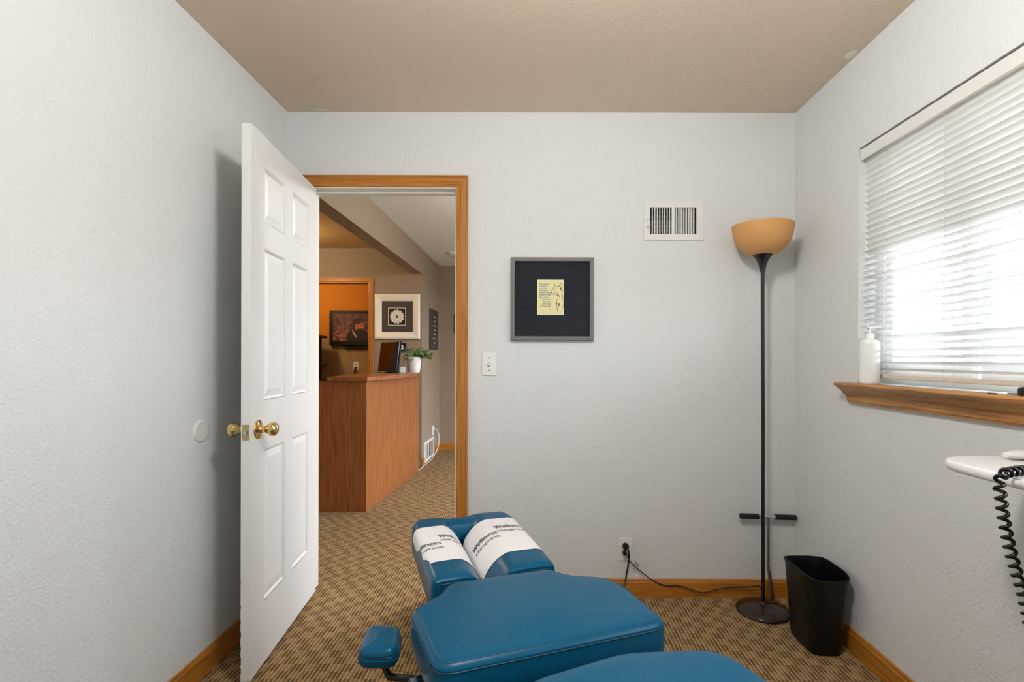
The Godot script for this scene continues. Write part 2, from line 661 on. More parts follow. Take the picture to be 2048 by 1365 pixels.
func build_shell() -> void:
	var rear := 1.0
	solo("floor", MB.new().box(Vector3(-0.9, -0.05, -3.3), Vector3(6.8, 0.1, 9.0), 0.0), M.carpet, "brown and tan ribbed loop carpet running through the doorway", "carpet floor", "structure")
	solo("ceiling", MB.new().box(Vector3((LEFT + RIGHT) / 2, CEIL + 0.05, -0.8), Vector3(RIGHT - LEFT + 0.3, 0.1, BACK + rear + 0.24), 0.0), M.ceiling_paint, "tan painted ceiling of the treatment room", "ceiling", "structure")
	var ceil_node: MeshInstance3D = get_node("ceiling")
	# dabs of plaster left bare at the ceiling edge
	for q in [[1707.0, 108.0, 0.020, 0.030], [640.0, 221.0, 0.040, 0.007]]:
		var dep: float = (CEIL - EYE) * FOCAL / (VPY - q[1])
		var p := at_pixel(q[0], q[1], dep)
		part("plaster_dab", MB.new().lathe([[1.0, 0.0], [0.8, -0.0015], [0.3, -0.0022]], Vector3.ZERO, 14), M.patch, ceil_node, Vector3(minf(p.x, RIGHT - q[2] - 0.004), CEIL, maxf(p.z, -BACK + q[3] + 0.004)), Basis.from_scale(Vector3(q[2], 1, q[3])))
	var w := MB.new().sheet(Vector3(LEFT - 0.12, 0, rear), Vector3(0, 0, -1), Vector3.UP, Vector3.RIGHT, Vector2(BACK + rear, CEIL), 0.12, [])
	for i in w.v.size():
		w.v[i].x += 0.12
	solo("wall_left", w, M.wall_paint, "long white textured wall behind the open door", "wall", "structure")
	solo("wall_right", MB.new().sheet(Vector3(RIGHT, 0, -BACK), Vector3(0, 0, 1), Vector3.UP, Vector3.LEFT, Vector2(BACK + rear, CEIL), 0.16, [Rect2(BACK - WIN_FAR, WIN_LO, WIN_FAR - WIN_NEAR, WIN_HI - WIN_LO)]), M.wall_paint, "white textured wall around the window", "wall", "structure")
	var x0 := LEFT - 0.12
	solo("wall_back", MB.new().sheet(Vector3(x0, 0, -BACK), Vector3.RIGHT, Vector3.UP, Vector3(0, 0, 1), Vector2(RIGHT + 0.16 - x0, CEIL), 0.11, [Rect2(OPEN_L - 0.018 - x0, -0.1, OPEN_R - OPEN_L + 0.036, OPEN_T + 0.118), Rect2(VENT.position.x - x0, VENT.position.y, VENT.size.x, VENT.size.y)]), M.wall_paint, "white textured wall holding the doorway and the air vent", "wall", "structure")
	solo("wall_front", MB.new().box(Vector3((LEFT + RIGHT) / 2, CEIL / 2, rear + 0.05), Vector3(RIGHT - LEFT + 0.4, CEIL, 0.1), 0.0), M.wall_paint, "white textured wall facing the doorway", "wall", "structure")
	baseboard("baseboard_left", Vector3(LEFT, 0, rear), Vector3(LEFT, 0, -BACK), Vector3.RIGHT, "oak baseboard along the wall behind the door")
	baseboard("baseboard_back", Vector3(-0.343, 0, -BACK), Vector3(RIGHT - 0.0, 0, -BACK), Vector3(0, 0, 1), "oak baseboard under the outlet beside the doorway")
	baseboard("baseboard_right", Vector3(RIGHT, 0, -BACK), Vector3(RIGHT, 0, rear), Vector3.LEFT, "oak baseboard under the window wall")
	# ceiling light: an opal globe, out of the picture above the table
	var gl := thing("ceiling_light", "opal globe ceiling light above the treatment table", "light", Vector3(0.1, CEIL, -0.92))
	part("canopy", MB.new().lathe([[0.07, 0.0], [0.07, -0.012], [0.05, -0.03], [0.045, -0.06]], Vector3.ZERO, 28), M.brass, gl)
	part("light_globe", MB.new().lathe([[0.045, -0.06], [0.09, -0.085], [0.118, -0.13], [0.125, -0.18], [0.115, -0.23], [0.08, -0.275], [0.03, -0.295], [0.003, -0.297]], Vector3.ZERO, 32), M.light_diffuser, gl)
	omni("ceiling_bulb", Vector3(0.1, CEIL - 0.18, -0.92), 0.95, rgb(253, 252, 251), 0.12)

func omni(called: String, at: Vector3, energy: float, col: Color, size: float) -> void:
	var l := OmniLight3D.new()
	l.name = called
	l.light_energy = energy
	l.light_color = col
	l.light_size = size
	l.omni_range = 12.0
	l.omni_attenuation = 2.0
	l.shadow_enabled = true
	l.position = at
	add_child(l)

# ---------------------------------------------------------------- window, blind, stool
func build_window() -> void:
	var zc := -(WIN_FAR + WIN_NEAR) / 2
	var wide := WIN_FAR - WIN_NEAR
	var yc := (WIN_LO + WIN_HI) / 2
	var high := WIN_HI - WIN_LO
	var wn := thing("window_1", "white vinyl sliding window behind the blind", "window", Vector3(RIGHT + 0.105, WIN_LO, zc), Basis(), "", "structure")
	var fr := MB.new()
	fr.box(Vector3(0, 0.02, 0), Vector3(0.06, 0.04, wide), 0.003)
	fr.box(Vector3(0, high - 0.02, 0), Vector3(0.06, 0.04, wide), 0.003)
	fr.box(Vector3(0, high / 2, -wide / 2 + 0.02), Vector3(0.06, high - 0.08, 0.04), 0.0)
	fr.box(Vector3(0, high / 2, wide / 2 - 0.02), Vector3(0.06, high - 0.08, 0.04), 0.0)
	part("window_frame", fr, M.vinyl_frame, wn)
	var edges := [-wide / 2 + 0.04, -wide / 2 + 0.45, wide / 2 - 0.75, wide / 2 - 0.04]
	for i in 3:
		var a: float = edges[i]
		var b: float = edges[i + 1]
		var ox := 0.012 if i == 1 else -0.012
		var s := MB.new()
		var st := 0.042
		s.box(Vector3(ox, 0.04 + st / 2, (a + b) / 2), Vector3(0.022, st, b - a), 0.002)
		s.box(Vector3(ox, high - 0.04 - st / 2, (a + b) / 2), Vector3(0.022, st, b - a), 0.002)
		s.box(Vector3(ox, high / 2, a + st / 2), Vector3(0.022, high - 0.08 - 2 * st, st), 0.0)
		s.box(Vector3(ox, high / 2, b - st / 2), Vector3(0.022, high - 0.08 - 2 * st, st), 0.0)
		var so := part("sash", s, M.vinyl_frame, wn)
		part("pane", pane_mesh(Vector3(ox, high / 2, (a + b) / 2), (b - a) / 2 - st + 0.004, high / 2 - 0.04 - st + 0.004), M.pane, so)
	# wooden stool with an ogee nose and an apron under it
	var zf := -2.15
	var zn := 0.06
	var t := thing("trim_1", "oak window stool with moulded nose and apron under the blind", "window sill", Vector3(RIGHT, WIN_LO, 0), Basis(), "", "structure")
	var nose := [[0.0, 0.004], [0.060, 0.004], [0.064, 0.001], [0.066, -0.004], [0.064, -0.009], [0.058, -0.013], [0.052, -0.016], [0.048, -0.020], [0.047, -0.024], [0.0, -0.024]]
	part("stool", MB.new().bar(nose, Vector3(0, 0, zf), Vector3(0, 0, zn), Vector3.LEFT, Vector3.UP), M.sill_oak, t)
	var ap := [[0.0, -0.024], [0.042, -0.024], [0.038, -0.029], [0.031, -0.034], [0.025, -0.041], [0.021, -0.049], [0.019, -0.058], [0.018, -0.070], [0.014, -0.074], [0.013, -0.080], [0.0, -0.082]]
	part("apron", MB.new().bar(ap, Vector3(0, 0, zf + 0.022), Vector3(0, 0, zn - 0.022), Vector3.LEFT, Vector3.UP, -0.5, 0.5), M.sill_oak, t)
	part("sill_board", MB.new().box(Vector3(0.036, -0.008, zc), Vector3(0.072, 0.024, wide - 0.004), 0.001), M.vinyl_frame, t)
	# two mini blinds side by side: one let down, its upper slats shut and its lower slats open; one drawn up
	blind("window_blind", "white slatted blind let down over the window, upper slats shut", -WIN_FAR, -BLIND_NEAR, false)
	blind("window_blind", "white slatted blind drawn up to the top of the window", -BLIND_NEAR, -WIN_NEAR, true)

func blind(called: String, label: String, z0: float, z1: float, raised: bool) -> void:
	var zc := (z0 + z1) / 2
	var high := WIN_HI - WIN_LO
	var blen := z1 - z0 - 0.010
	var bl := thing(called, label, "blind", Vector3(RIGHT + 0.030, WIN_HI, zc))
	part("headrail", MB.new().box(Vector3(0, -0.024, 0), Vector3(0.036, 0.036, blen), 0.003), M.blind_rail, bl)
	part("valance", MB.new().box(Vector3(-0.022, -0.028, 0), Vector3(0.004, 0.046, blen + 0.004), 0.0015), M.blind_slat, bl)
	var slat := slat_mesh(blen, 0.0285)
	var rng := RandomNumberGenerator.new()
	rng.seed = 9
	var low := -high + 0.052
	if raised:
		for k in 34:
			part("slat", slat, M.blind_slat, bl, Vector3(0, -0.056 - k * 0.0034, 0))
		part("bottom_rail", MB.new().box(Vector3(0, -0.184, 0), Vector3(0.030, 0.018, blen), 0.003), M.blind_rail, bl)
		return
	var y := -0.060
	var k := 0
	while y > low:
		var tilt := 0.0
		if k < 15:
			tilt = deg_to_rad(-62.0 + rng.randf_range(-2, 2))
		elif k < 16:
			tilt = deg_to_rad(-40.0)
		else:
			tilt = deg_to_rad(rng.randf_range(-15, -3))
			if k == 19 or k == 24 or k == 29:
				tilt -= deg_to_rad(9)
		if y < low + 0.14:
			tilt -= deg_to_rad(14.0)
		part("slat", slat, M.blind_slat, bl, Vector3(0, y + rng.randf_range(-0.0012, 0.0012), 0), Basis(Vector3(1, 0, 0), rng.randf_range(-0.0012, 0.0012)) * Basis(Vector3(0, 0, 1), tilt))
		y -= 0.0245
		k += 1
	part("bottom_rail", MB.new().box(Vector3(0, -high + 0.034, 0), Vector3(0.030, 0.018, blen), 0.003), M.blind_rail, bl)
	for zz in [-1.95, -1.67, -1.2]:
		for sx in [-0.0155, 0.0155]:
			part("ladder_cord", MB.new().tube(PackedVector3Array([Vector3(sx, -0.04, zz - zc), Vector3(sx, -high + 0.043, zz - zc)]), 0.0008, 5), M.cord_white, bl)
		part("cord_button", MB.new().lathe([[0.004, 0.0], [0.004, 0.003], [0.001, 0.005]], Vector3.ZERO, 10), M.blind_rail, bl, Vector3(-0.015, -high + 0.034, zz - zc), Basis(Vector3(0, 0, 1), PI / 2))

func pane_mesh(c: Vector3, hz: float, hy: float) -> MB:
	return MB.new().box(c, Vector3(0.004, hy * 2, hz * 2), 0.0)

func slat_mesh(length: float, width: float) -> ArrayMesh:
	var mb := MB.new()
	var segs := 6
	var ra := PackedVector3Array()
	var rb := PackedVector3Array()
	for side in 2:
		for i in segs + 1:
			var f := float(i) / segs * 2.0 - 1.0
			if side == 1:
				f = -f
			var h := 0.0026 * (1.0 - f * f) + (0.0 if side == 0 else 0.0006)
			ra.append(Vector3(f * width / 2, h, -length / 2))
			rb.append(Vector3(f * width / 2, h, length / 2))
	mb.loft([ra, rb])
	return mb.mesh()

# ---------------------------------------------------------------- doorway and door
func casing_profile() -> Array:
	# x: across, from the opening outwards; y: out of the wall
	return [[0.0, 0.0], [0.0, 0.008], [0.003, 0.010], [0.010, 0.0105], [0.014, 0.0115], [0.018, 0.0145], [0.024, 0.0165], [0.036, 0.0165], [0.040, 0.0150], [0.046, 0.0150], [0.049, 0.0175], [0.055, 0.0175], [0.057, 0.0155], [0.057, 0.0]]

func casing(called: String, label: String, xl: float, xr: float, top: float, z: float, face: Vector3, w := 1.0) -> Node3D:
	var o := thing(called, label, "door casing", Vector3(0, 0, z), Basis(), "", "structure")
	var pr := casing_profile()
	part("side_casing", MB.new().bar(pr, Vector3(xr, 0, 0), Vector3(xr, top, 0), Vector3.RIGHT, face, 0.0, 1.0), M.oak, o)
	part("side_casing", MB.new().bar(pr, Vector3(xl, 0, 0), Vector3(xl, top, 0), Vector3.LEFT, face, 0.0, 1.0), M.oak, o)
	part("head_casing", MB.new().bar(pr, Vector3(xl, top, 0), Vector3(xr, top, 0), Vector3.UP, face, -1.0, 1.0), M.oak, o)
	return o

func build_door() -> void:
	casing("trim_2", "oak door casing round the open doorway", OPEN_L - 0.005, OPEN_R + 0.005, OPEN_T + 0.005, -BACK, Vector3(0, 0, 1))
	# white jamb lining with a stop
	var j := thing("trim_3", "white painted jamb lining the open doorway", "door jamb", Vector3(0, 0, -BACK), Basis(), "", "structure")
	var dep := 0.125
	part("head_jamb", MB.new().box(Vector3((OPEN_L + OPEN_R) / 2, OPEN_T + 0.009, -dep / 2 + 0.001), Vector3(OPEN_R - OPEN_L + 0.036, 0.018, dep), 0.001), M.jamb_paint, j)
	part("side_jamb", MB.new().box(Vector3(OPEN_L - 0.009, OPEN_T / 2, -dep / 2 + 0.001), Vector3(0.018, OPEN_T, dep), 0.001), M.jamb_paint, j)
	part("side_jamb", MB.new().box(Vector3(OPEN_R + 0.009, OPEN_T / 2, -dep / 2 + 0.001), Vector3(0.018, OPEN_T, dep), 0.001), M.jamb_paint, j)
	part("stop", MB.new().box(Vector3((OPEN_L + OPEN_R) / 2, OPEN_T - 0.006, -0.06), Vector3(OPEN_R - OPEN_L, 0.012, 0.035), 0.002), M.jamb_paint, j)
	part("stop", MB.new().box(Vector3(OPEN_R - 0.005, OPEN_T / 2, -0.06), Vector3(0.010, OPEN_T - 0.012, 0.035), 0.002), M.jamb_paint, j)
	part("strike_plate", MB.new().box(Vector3(OPEN_R - 0.0008, 0.932, -0.020), Vector3(0.0016, 0.057, 0.03), 0.0005), M.old_brass, j)
	# the leaf, hinged on the left, standing open into the room
	var w := 0.731
	var y0 := 0.025
	var y1 := 2.05
	var turn := Basis(Vector3.UP, -(PI / 2 - 0.103))
	# leaf frame: x along the leaf from the hinge, y up, z towards the hall side face
	var dr := thing("door_1", "white six panel door standing open with brass knobs", "door", Vector3(OPEN_L + 0.003, 0, -BACK + 0.006), turn, "", "structure")
	var th := 0.034
	var cols := [[0.112, 0.319], [0.409, 0.613]]
	var rws := [[0.263, 0.847], [1.036, 1.622], [1.722, 1.932]]
	var holes := []
	for c in cols:
		for r in rws:
			holes.append(Rect2(c[0], r[0] - y0, c[1] - c[0], r[1] - r[0]))
	# stands on the hinge line; its hall face looks to the right when open
	part("slab", MB.new().sheet(Vector3(0, y0, 0), Vector3.RIGHT, Vector3.UP, Vector3(0, 0, 1), Vector2(w, y1 - y0), th, holes), M.door_paint, dr)
	for c in cols:
		for r in rws:
			part("panel", panel_mesh(c[1] - c[0], r[1] - r[0], th), M.door_paint, dr, Vector3((c[0] + c[1]) / 2, (r[0] + r[1]) / 2, -th / 2))
	# knobs, roses and latch
	for sgn in [1.0, -1.0]:
		var face := 0.0 if sgn > 0 else -th
		var b := Basis(Vector3.RIGHT, PI / 2 * sgn)
		var kn := part("knob", MB.new().lathe([[0.011, 0.0], [0.011, 0.018], [0.013, 0.022], [0.017, 0.028], [0.0225, 0.034], [0.0262, 0.042], [0.0265, 0.050], [0.0235, 0.058], [0.016, 0.063], [0.006, 0.0645]], Vector3.ZERO, 32), M.brass, dr, Vector3(w - 0.06, 0.932, face + sgn * 0.0065), b)
		part("rose", MB.new().lathe([[0.0365, 0.0], [0.0365, 0.0015], [0.035, 0.004], [0.026, 0.0075], [0.017, 0.010], [0.015, 0.014], [0.013, 0.016]], Vector3.ZERO, 36), M.brass, kn, Vector3(0, -0.0065, 0))
	var lp := part("latch_plate", MB.new().box(Vector3(w + 0.0006, 0.928, -th / 2), Vector3(0.0016, 0.057, 0.025), 0.0007), M.old_brass, dr)
	part("latch_bolt", MB.new().box(Vector3(w + 0.005, 0.928, -th / 2), Vector3(0.010, 0.016, 0.012), 0.003), M.chrome, lp)
	for yy in [0.907, 0.949]:
		part("screw", MB.new().lathe([[0.0032, 0.0], [0.0028, 0.0008]], Vector3.ZERO, 10), M.screw, lp, Vector3(w + 0.0014, yy, -th / 2), Basis(Vector3(0, 0, 1), -PI / 2))
	for yy in [0.28, 1.255, 1.86]:
		part("hinge", MB.new().tube(PackedVector3Array([Vector3(-0.004, yy - 0.045, 0.004), Vector3(-0.004, yy + 0.045, 0.004)]), 0.0055, 10), M.black_metal, dr)
	# chips in the paint along the lower corner
	var rng := RandomNumberGenerator.new()
	rng.seed = 4
	for q in [[0.04, 0.022], [0.075, 0.03], [0.12, 0.012], [0.17, 0.02], [0.215, 0.006], [0.27, 0.010], [0.36, 0.005]]:
		part("paint_chip", MB.new().box(Vector3(w - 0.0006, y0 + q[0], -0.0006), Vector3(0.0022, q[1], 0.0022), 0.0006), M.sign_board, dr)
	# round pad on the wall where the knob would strike
	var p := Vector3(LEFT, 0.925, -1.932)
	var pad := solo("door_bumper", MB.new().lathe([[0.041, 0.0], [0.041, 0.004], [0.039, 0.0065], [0.034, 0.0075], [0.030, 0.0065], [0.010, 0.006]], Vector3.ZERO, 36), M.white_metal, "round white door bumper stuck on the wall beside the knob", "bumper")
	pad.transform = Transform3D(Basis(Vector3(0, 0, 1), -PI / 2), p)

func panel_mesh(w: float, h: float, th: float) -> MB:
	var rings := []
	var half := th / 2
	var steps := [[0.0, 0.0], [0.004, 0.002], [0.010, 0.0085], [0.012, 0.009], [0.012, 0.009], [0.040, 0.0035], [0.040, 0.0035]]
	var order := []
	for i in range(steps.size() - 1, -1, -1):
		order.append([steps[i][0], -half + steps[i][1]])
	for s in steps:
		order.append([s[0], half - s[1]])
	for s in order:
		var a: float = w / 2 - s[0]
		var b: float = h / 2 - s[0]
		var r := PackedVector3Array()
		for q in [[-a, -b], [a, -b], [a, b], [-a, b]]:
			r.append(Vector3(q[0], q[1], s[1]))
			r.append(Vector3(q[0], q[1], s[1]))
		rings.append(r)
	return MB.new().loft(rings)

# ---------------------------------------------------------------- hall and reception shell
const HALL_X := -1.255
const HALL_FAR := 6.75
const REC := 5.7
const HALL_CEIL := 2.405
const HALL_R := 1.347
const INNER := 7.3

func build_hall() -> void:
	var zs := -(BACK + 0.11)
	# hall side of the treatment room wall
	var x0 := -3.5
	solo("wall_partition", MB.new().sheet(Vector3(x0, 0, zs), Vector3.RIGHT, Vector3.UP, Vector3(0, 0, 1), Vector2(HALL_R + 0.12 - x0, HALL_CEIL), 0.012, [Rect2(OPEN_L - 0.018 - x0, -0.1, OPEN_R - OPEN_L + 0.036, OPEN_T + 0.118), Rect2(VENT.position.x - x0, VENT.position.y, VENT.size.x, VENT.size.y)]), M.brown_paint, "brown painted hall face of the treatment room wall", "wall", "structure")
	solo("ceiling_hall", MB.new().box(Vector3((HALL_X + HALL_R) / 2, HALL_CEIL + 0.05, (zs - HALL_FAR) / 2), Vector3(HALL_R - HALL_X + 0.2, 0.1, HALL_FAR + zs + 0.2), 0.0), M.hall_ceiling_paint, "pale grey ceiling of the hall", "ceiling", "structure")
	solo("ceiling_reception", MB.new().box(Vector3((x0 - 1.37) / 2, HALL_CEIL + 0.05, (zs - REC) / 2), Vector3(-1.37 - x0 + 0.1, 0.1, REC + zs + 0.2), 0.0), M.reception_ceiling_paint, "tan ceiling over the reception desk", "ceiling", "structure")
	solo("beam", MB.new().box(Vector3((HALL_X - 1.37) / 2, (2.13 + HALL_CEIL + 0.1) / 2, (zs - REC) / 2), Vector3(HALL_X + 1.37, HALL_CEIL + 0.1 - 2.13, REC + zs), 0.0), M.brown_paint, "brown dropped beam between hall and reception", "beam", "structure")
	solo("wall_hall_left", MB.new().sheet(Vector3(HALL_X, 0, -REC), Vector3(0, 0, -1), Vector3.UP, Vector3.RIGHT, Vector2(HALL_FAR - REC, HALL_CEIL), HALL_X + 1.37, [Rect2(1.255 * FOCAL / (VPX - 848.0) - REC + 0.05, 0.037, 0.43, 0.176)]), M.brown_paint, "brown hall wall holding the dark sign and floor grille", "wall", "structure")
	solo("wall_hall_far", MB.new().box(Vector3((HALL_X + HALL_R) / 2, HALL_CEIL / 2, -HALL_FAR - 0.06), Vector3(HALL_R - HALL_X + 0.24, HALL_CEIL, 0.12), 0.0), M.brown_paint, "brown wall closing the hall", "wall", "structure")
	# entrance glazing on the right of the hall lets in daylight
	solo("wall_hall_right", MB.new().sheet(Vector3(HALL_R, 0, -HALL_FAR), Vector3(0, 0, 1), Vector3.UP, Vector3.LEFT, Vector2(HALL_FAR + zs, HALL_CEIL), 0.12, [Rect2(0.5, 0.15, 2.9, 2.0)]), M.brown_paint, "brown entrance wall around the shop window", "wall", "structure")
	var wn := thing("window_2", "tall entrance window lighting the hall", "window", Vector3(HALL_R + 0.06, 0.15, -HALL_FAR + 0.5), Basis(), "", "structure")
	var fr := MB.new()
	fr.box(Vector3(0, 0.025, 1.45), Vector3(0.06, 0.05, 2.9), 0.003)
	fr.box(Vector3(0, 1.975, 1.45), Vector3(0.06, 0.05, 2.9), 0.003)
	for zz in [0.025, 0.97, 1.93, 2.875]:
		fr.box(Vector3(0, 1.0, zz), Vector3(0.06, 1.9, 0.05), 0.0)
	part("window_frame", fr, M.vinyl_frame, wn)
	for k in 3:
		part("pane", pane_mesh(Vector3(0, 1.0, 0.4975 + k * 0.9525), 0.46, 0.955), M.pane, wn)
	# reception rear wall with a doorway into an orange room
	var dl := -2.607
	var dr := -1.845
	solo("wall_reception", MB.new().sheet(Vector3(x0, 0, -REC), Vector3.RIGHT, Vector3.UP, Vector3(0, 0, 1), Vector2(-1.37 - x0, HALL_CEIL), 0.12, [Rect2(dl - x0, -0.1, dr - dl, 2.13)]), M.brown_paint, "brown reception wall with the oak framed doorway", "wall", "structure")
	casing("trim_4", "oak casing round the doorway behind the reception desk", dl, dr, 2.025, -REC, Vector3(0, 0, 1))
	solo("wall_reception_left", MB.new().box(Vector3(x0 - 0.06, HALL_CEIL / 2, (zs - REC) / 2), Vector3(0.12, HALL_CEIL, REC + zs + 0.24), 0.0), M.brown_paint, "brown wall closing the reception on the left", "wall", "structure")
	# inner room
	var ix0 := -4.3
	var ix1 := -1.55
	var split := 1.455
	solo("wall_inner_far", MB.new().box(Vector3((ix0 + ix1) / 2, (split + HALL_CEIL) / 2, -INNER - 0.06), Vector3(ix1 - ix0 + 0.2, HALL_CEIL - split, 0.12), 0.0), M.orange_paint, "orange upper wall behind the television", "wall", "structure")
	solo("wall_inner_far_lower", MB.new().box(Vector3((ix0 + ix1) / 2, split / 2, -INNER - 0.057), Vector3(ix1 - ix0 + 0.2, split, 0.12), 0.001), M.olive_paint, "olive brown lower wall below the television", "wall", "structure")
	solo("wall_inner_left", MB.new().box(Vector3(ix0 - 0.06, HALL_CEIL / 2, -(REC + 0.12 + INNER) / 2), Vector3(0.12, HALL_CEIL, INNER - REC - 0.12), 0.0), M.orange_paint, "orange side wall of the inner room", "wall", "structure")
	solo("wall_inner_right", MB.new().box(Vector3(ix1 + 0.06, HALL_CEIL / 2, -(REC + 0.12 + INNER) / 2), Vector3(0.12, HALL_CEIL, INNER - REC - 0.12), 0.0), M.orange_paint, "orange wall between inner room and hall", "wall", "structure")
	solo("wall_inner_front", MB.new().box(Vector3((ix0 + x0) / 2, HALL_CEIL / 2, -REC - 0.06), Vector3(x0 - ix0 + 0.2, HALL_CEIL, 0.12), 0.0), M.orange_paint, "orange wall beside the inner doorway", "wall", "structure")
	solo("ceiling_inner", MB.new().box(Vector3((ix0 + ix1) / 2, HALL_CEIL + 0.05, -(REC + 0.12 + INNER) / 2), Vector3(ix1 - ix0 + 0.24, 0.1, INNER - REC + 0.2), 0.0), M.hall_ceiling_paint, "ceiling of the inner room", "ceiling", "structure")
	var ga := 1.255 * FOCAL / (VPX - 848.0)
	var gb := 1.255 * FOCAL / (VPX - 867.0)
	baseboard("baseboard_hall_left", Vector3(HALL_X, 0, -REC), Vector3(HALL_X, 0, -ga + 0.002), Vector3.RIGHT, "short oak baseboard between the desk and the floor grille")
	baseboard("baseboard_hall_beyond", Vector3(HALL_X, 0, -gb - 0.002), Vector3(HALL_X, 0, -HALL_FAR), Vector3.RIGHT, "short oak baseboard beyond the floor grille under the hall sign")
	baseboard("baseboard_hall_far", Vector3(HALL_X, 0, -HALL_FAR), Vector3(HALL_R, 0, -HALL_FAR), Vector3(0, 0, 1), "oak baseboard closing the hall")
	# lamps: one over the reception, one in the inner room, one in the hall
	bowl_light("reception_ceiling_light", "warm bowl ceiling light over the reception", Vector3(-2.5, HALL_CEIL, -4.75), 0.5, rgb(255, 224, 178))
	bowl_light("inner_ceiling_light", "warm bowl ceiling light in the orange room", Vector3(-3.1, HALL_CEIL, -6.35), 0.42, rgb(255, 216, 160))
	bowl_light("hall_ceiling_light", "white bowl ceiling light in the hall beside the doorway", Vector3(0.35, HALL_CEIL, -3.6), 1.0, rgb(250, 250, 252))
	# flush dome on the hall ceiling, unlit
	var sd := thing("smoke_detector", "white round detector on the hall ceiling", "detector", Vector3(-0.905, HALL_CEIL, -5.93))
	part("base_ring", MB.new().lathe([[0.115, 0.0], [0.115, -0.012], [0.108, -0.018]], Vector3.ZERO, 36), M.white_plastic, sd)
	part("dome", MB.new().lathe([[0.102, -0.014], [0.100, -0.026], [0.080, -0.036], [0.04, -0.041], [0.005, -0.042]], Vector3.ZERO, 36), M.white_plastic, sd)

func bowl_light(called: String, label: String, at: Vector3, energy: float, col: Color) -> void:
	var o := thing(called, label, "light", at)
	part("canopy", MB.new().lathe([[0.06, 0.0], [0.06, -0.012], [0.02, -0.022], [0.012, -0.05]], Vector3.ZERO, 24), M.brass, o)
	part("light_bowl", MB.new().lathe([[0.150, -0.075], [0.147, -0.085], [0.13, -0.110], [0.09, -0.130], [0.03, -0.138], [0.004, -0.138]], Vector3.ZERO, 32, Basis(), false, true), M.warm_light_bowl, o)
	part("stem", MB.new().tube(PackedVector3Array([Vector3(0, -0.04, 0), Vector3(0, -0.132, 0)]), 0.006, 8), M.brass, o)
	omni(called + "_bulb", at + Vector3(0, -0.20, 0), energy, col, 0.06)

# ---------------------------------------------------------------- the treatment table
const T_AXIS := 0.3587           # turn of the table from the view axis

func offset_outline(o: PackedVector2Array, inset: float) -> PackedVector2Array:
	var out := PackedVector2Array()
	var c := o.size()
	for i in c:
		var d := (o[(i + 1) % c] - o[(i - 1 + c) % c]).normalized()
		out.append(o[i] + Vector2(d.y, -d.x) * inset)
	return out

func round_outline(pts: Array, per := 7) -> PackedVector2Array:
	# pts: [x, y, corner radius], counterclockwise seen with y up
	var out := PackedVector2Array()
	var c := pts.size()
	for i in c:
		var p := Vector2(pts[i][0], pts[i][1])
		var a := Vector2(pts[(i - 1 + c) % c][0], pts[(i - 1 + c) % c][1])
		var b := Vector2(pts[(i + 1) % c][0], pts[(i + 1) % c][1])
		var r: float = pts[i][2]
		var da := (a - p).normalized()
		var db := (b - p).normalized()
		var ang := acos(clampf(da.dot(db), -1, 1)) / 2.0
		var cut := minf(r / tan(ang), minf(p.distance_to(a), p.distance_to(b)) * 0.49)
		for k in per + 1:
			var f := float(k) / per
			out.append((p + da * cut).lerp(p, f).lerp(p.lerp(p + db * cut, f), f))
	# even spacing keeps the rings clean
	var even := PackedVector2Array()
	var total := 0.0
	for i in out.size():
		total += out[i].distance_to(out[(i + 1) % out.size()])
	var step := total / 120.0
	var acc := 0.0
	for i in out.size():
		var p := out[i]
		var q := out[(i + 1) % out.size()]
		var l := p.distance_to(q)
		while acc < l - 1e-7:
			even.append(p.lerp(q, acc / l))
			acc += step
		acc -= l
	return even

# outline in (v, u): v to the right, u away from the foot end; local space x = v, z = -u, y = 0 at the top edge
func cushion(o: PackedVector2Array, thick: float, crown: float, soft := 0.022) -> MB:
	var prof := [[0.030, -thick], [0.006, -thick], [0.0, -thick + 0.008], [-0.003, -thick * 0.55], [0.0, -0.024], [0.0012, -0.0205], [0.0032, -0.0195], [0.0012, -0.0185], [0.002, -0.013], [soft * 0.42, -0.0045], [soft, -0.0005], [soft * 1.8, crown * 0.22]]
	var rings := []
	for p in prof:
		var r := PackedVector3Array()
		for q in offset_outline(o, -p[0]):
			r.append(Vector3(q.x, p[1], -q.y))
		rings.append(r)
	var inner := offset_outline(o, -soft * 1.8)
	var mid := Vector2()
	for q in inner:
		mid += q
	mid /= inner.size()
	for k in range(1, 9):
		var f := k / 8.0
		var r := PackedVector3Array()
		for q in inner:
			var z := q.lerp(mid, minf(f, 0.995))
			r.append(Vector3(z.x, crown * (1.0 - 0.78 * (1.0 - f) * (1.0 - f)), -z.y))
		rings.append(r)
	return MB.new().loft(rings)

func seam_loop(o: PackedVector2Array, inset: float, y: float, radius: float) -> MB:
	var path := PackedVector3Array()
	for q in offset_outline(o, -inset):
		path.append(Vector3(q.x, y, -q.y))
	path.append(path[0])
	path.append(path[1])
	return MB.new().tube(path, radius, 6, false)

# section of a head cushion: f from 0 (outer foot) round over the top to 1 (inner foot)
const LOBE := [[-1.0, -0.095], [-1.0, -0.070], [-1.0, -0.040], [-0.985, -0.026], [-0.95, -0.014], [-0.88, -0.006], [-0.75, -0.001], [-0.55, 0.003], [-0.3, 0.005], [-0.05, 0.005], [0.15, 0.002], [0.33, -0.005], [0.50, -0.016], [0.66, -0.032], [0.80, -0.052], [0.90, -0.072], [0.95, -0.095]]

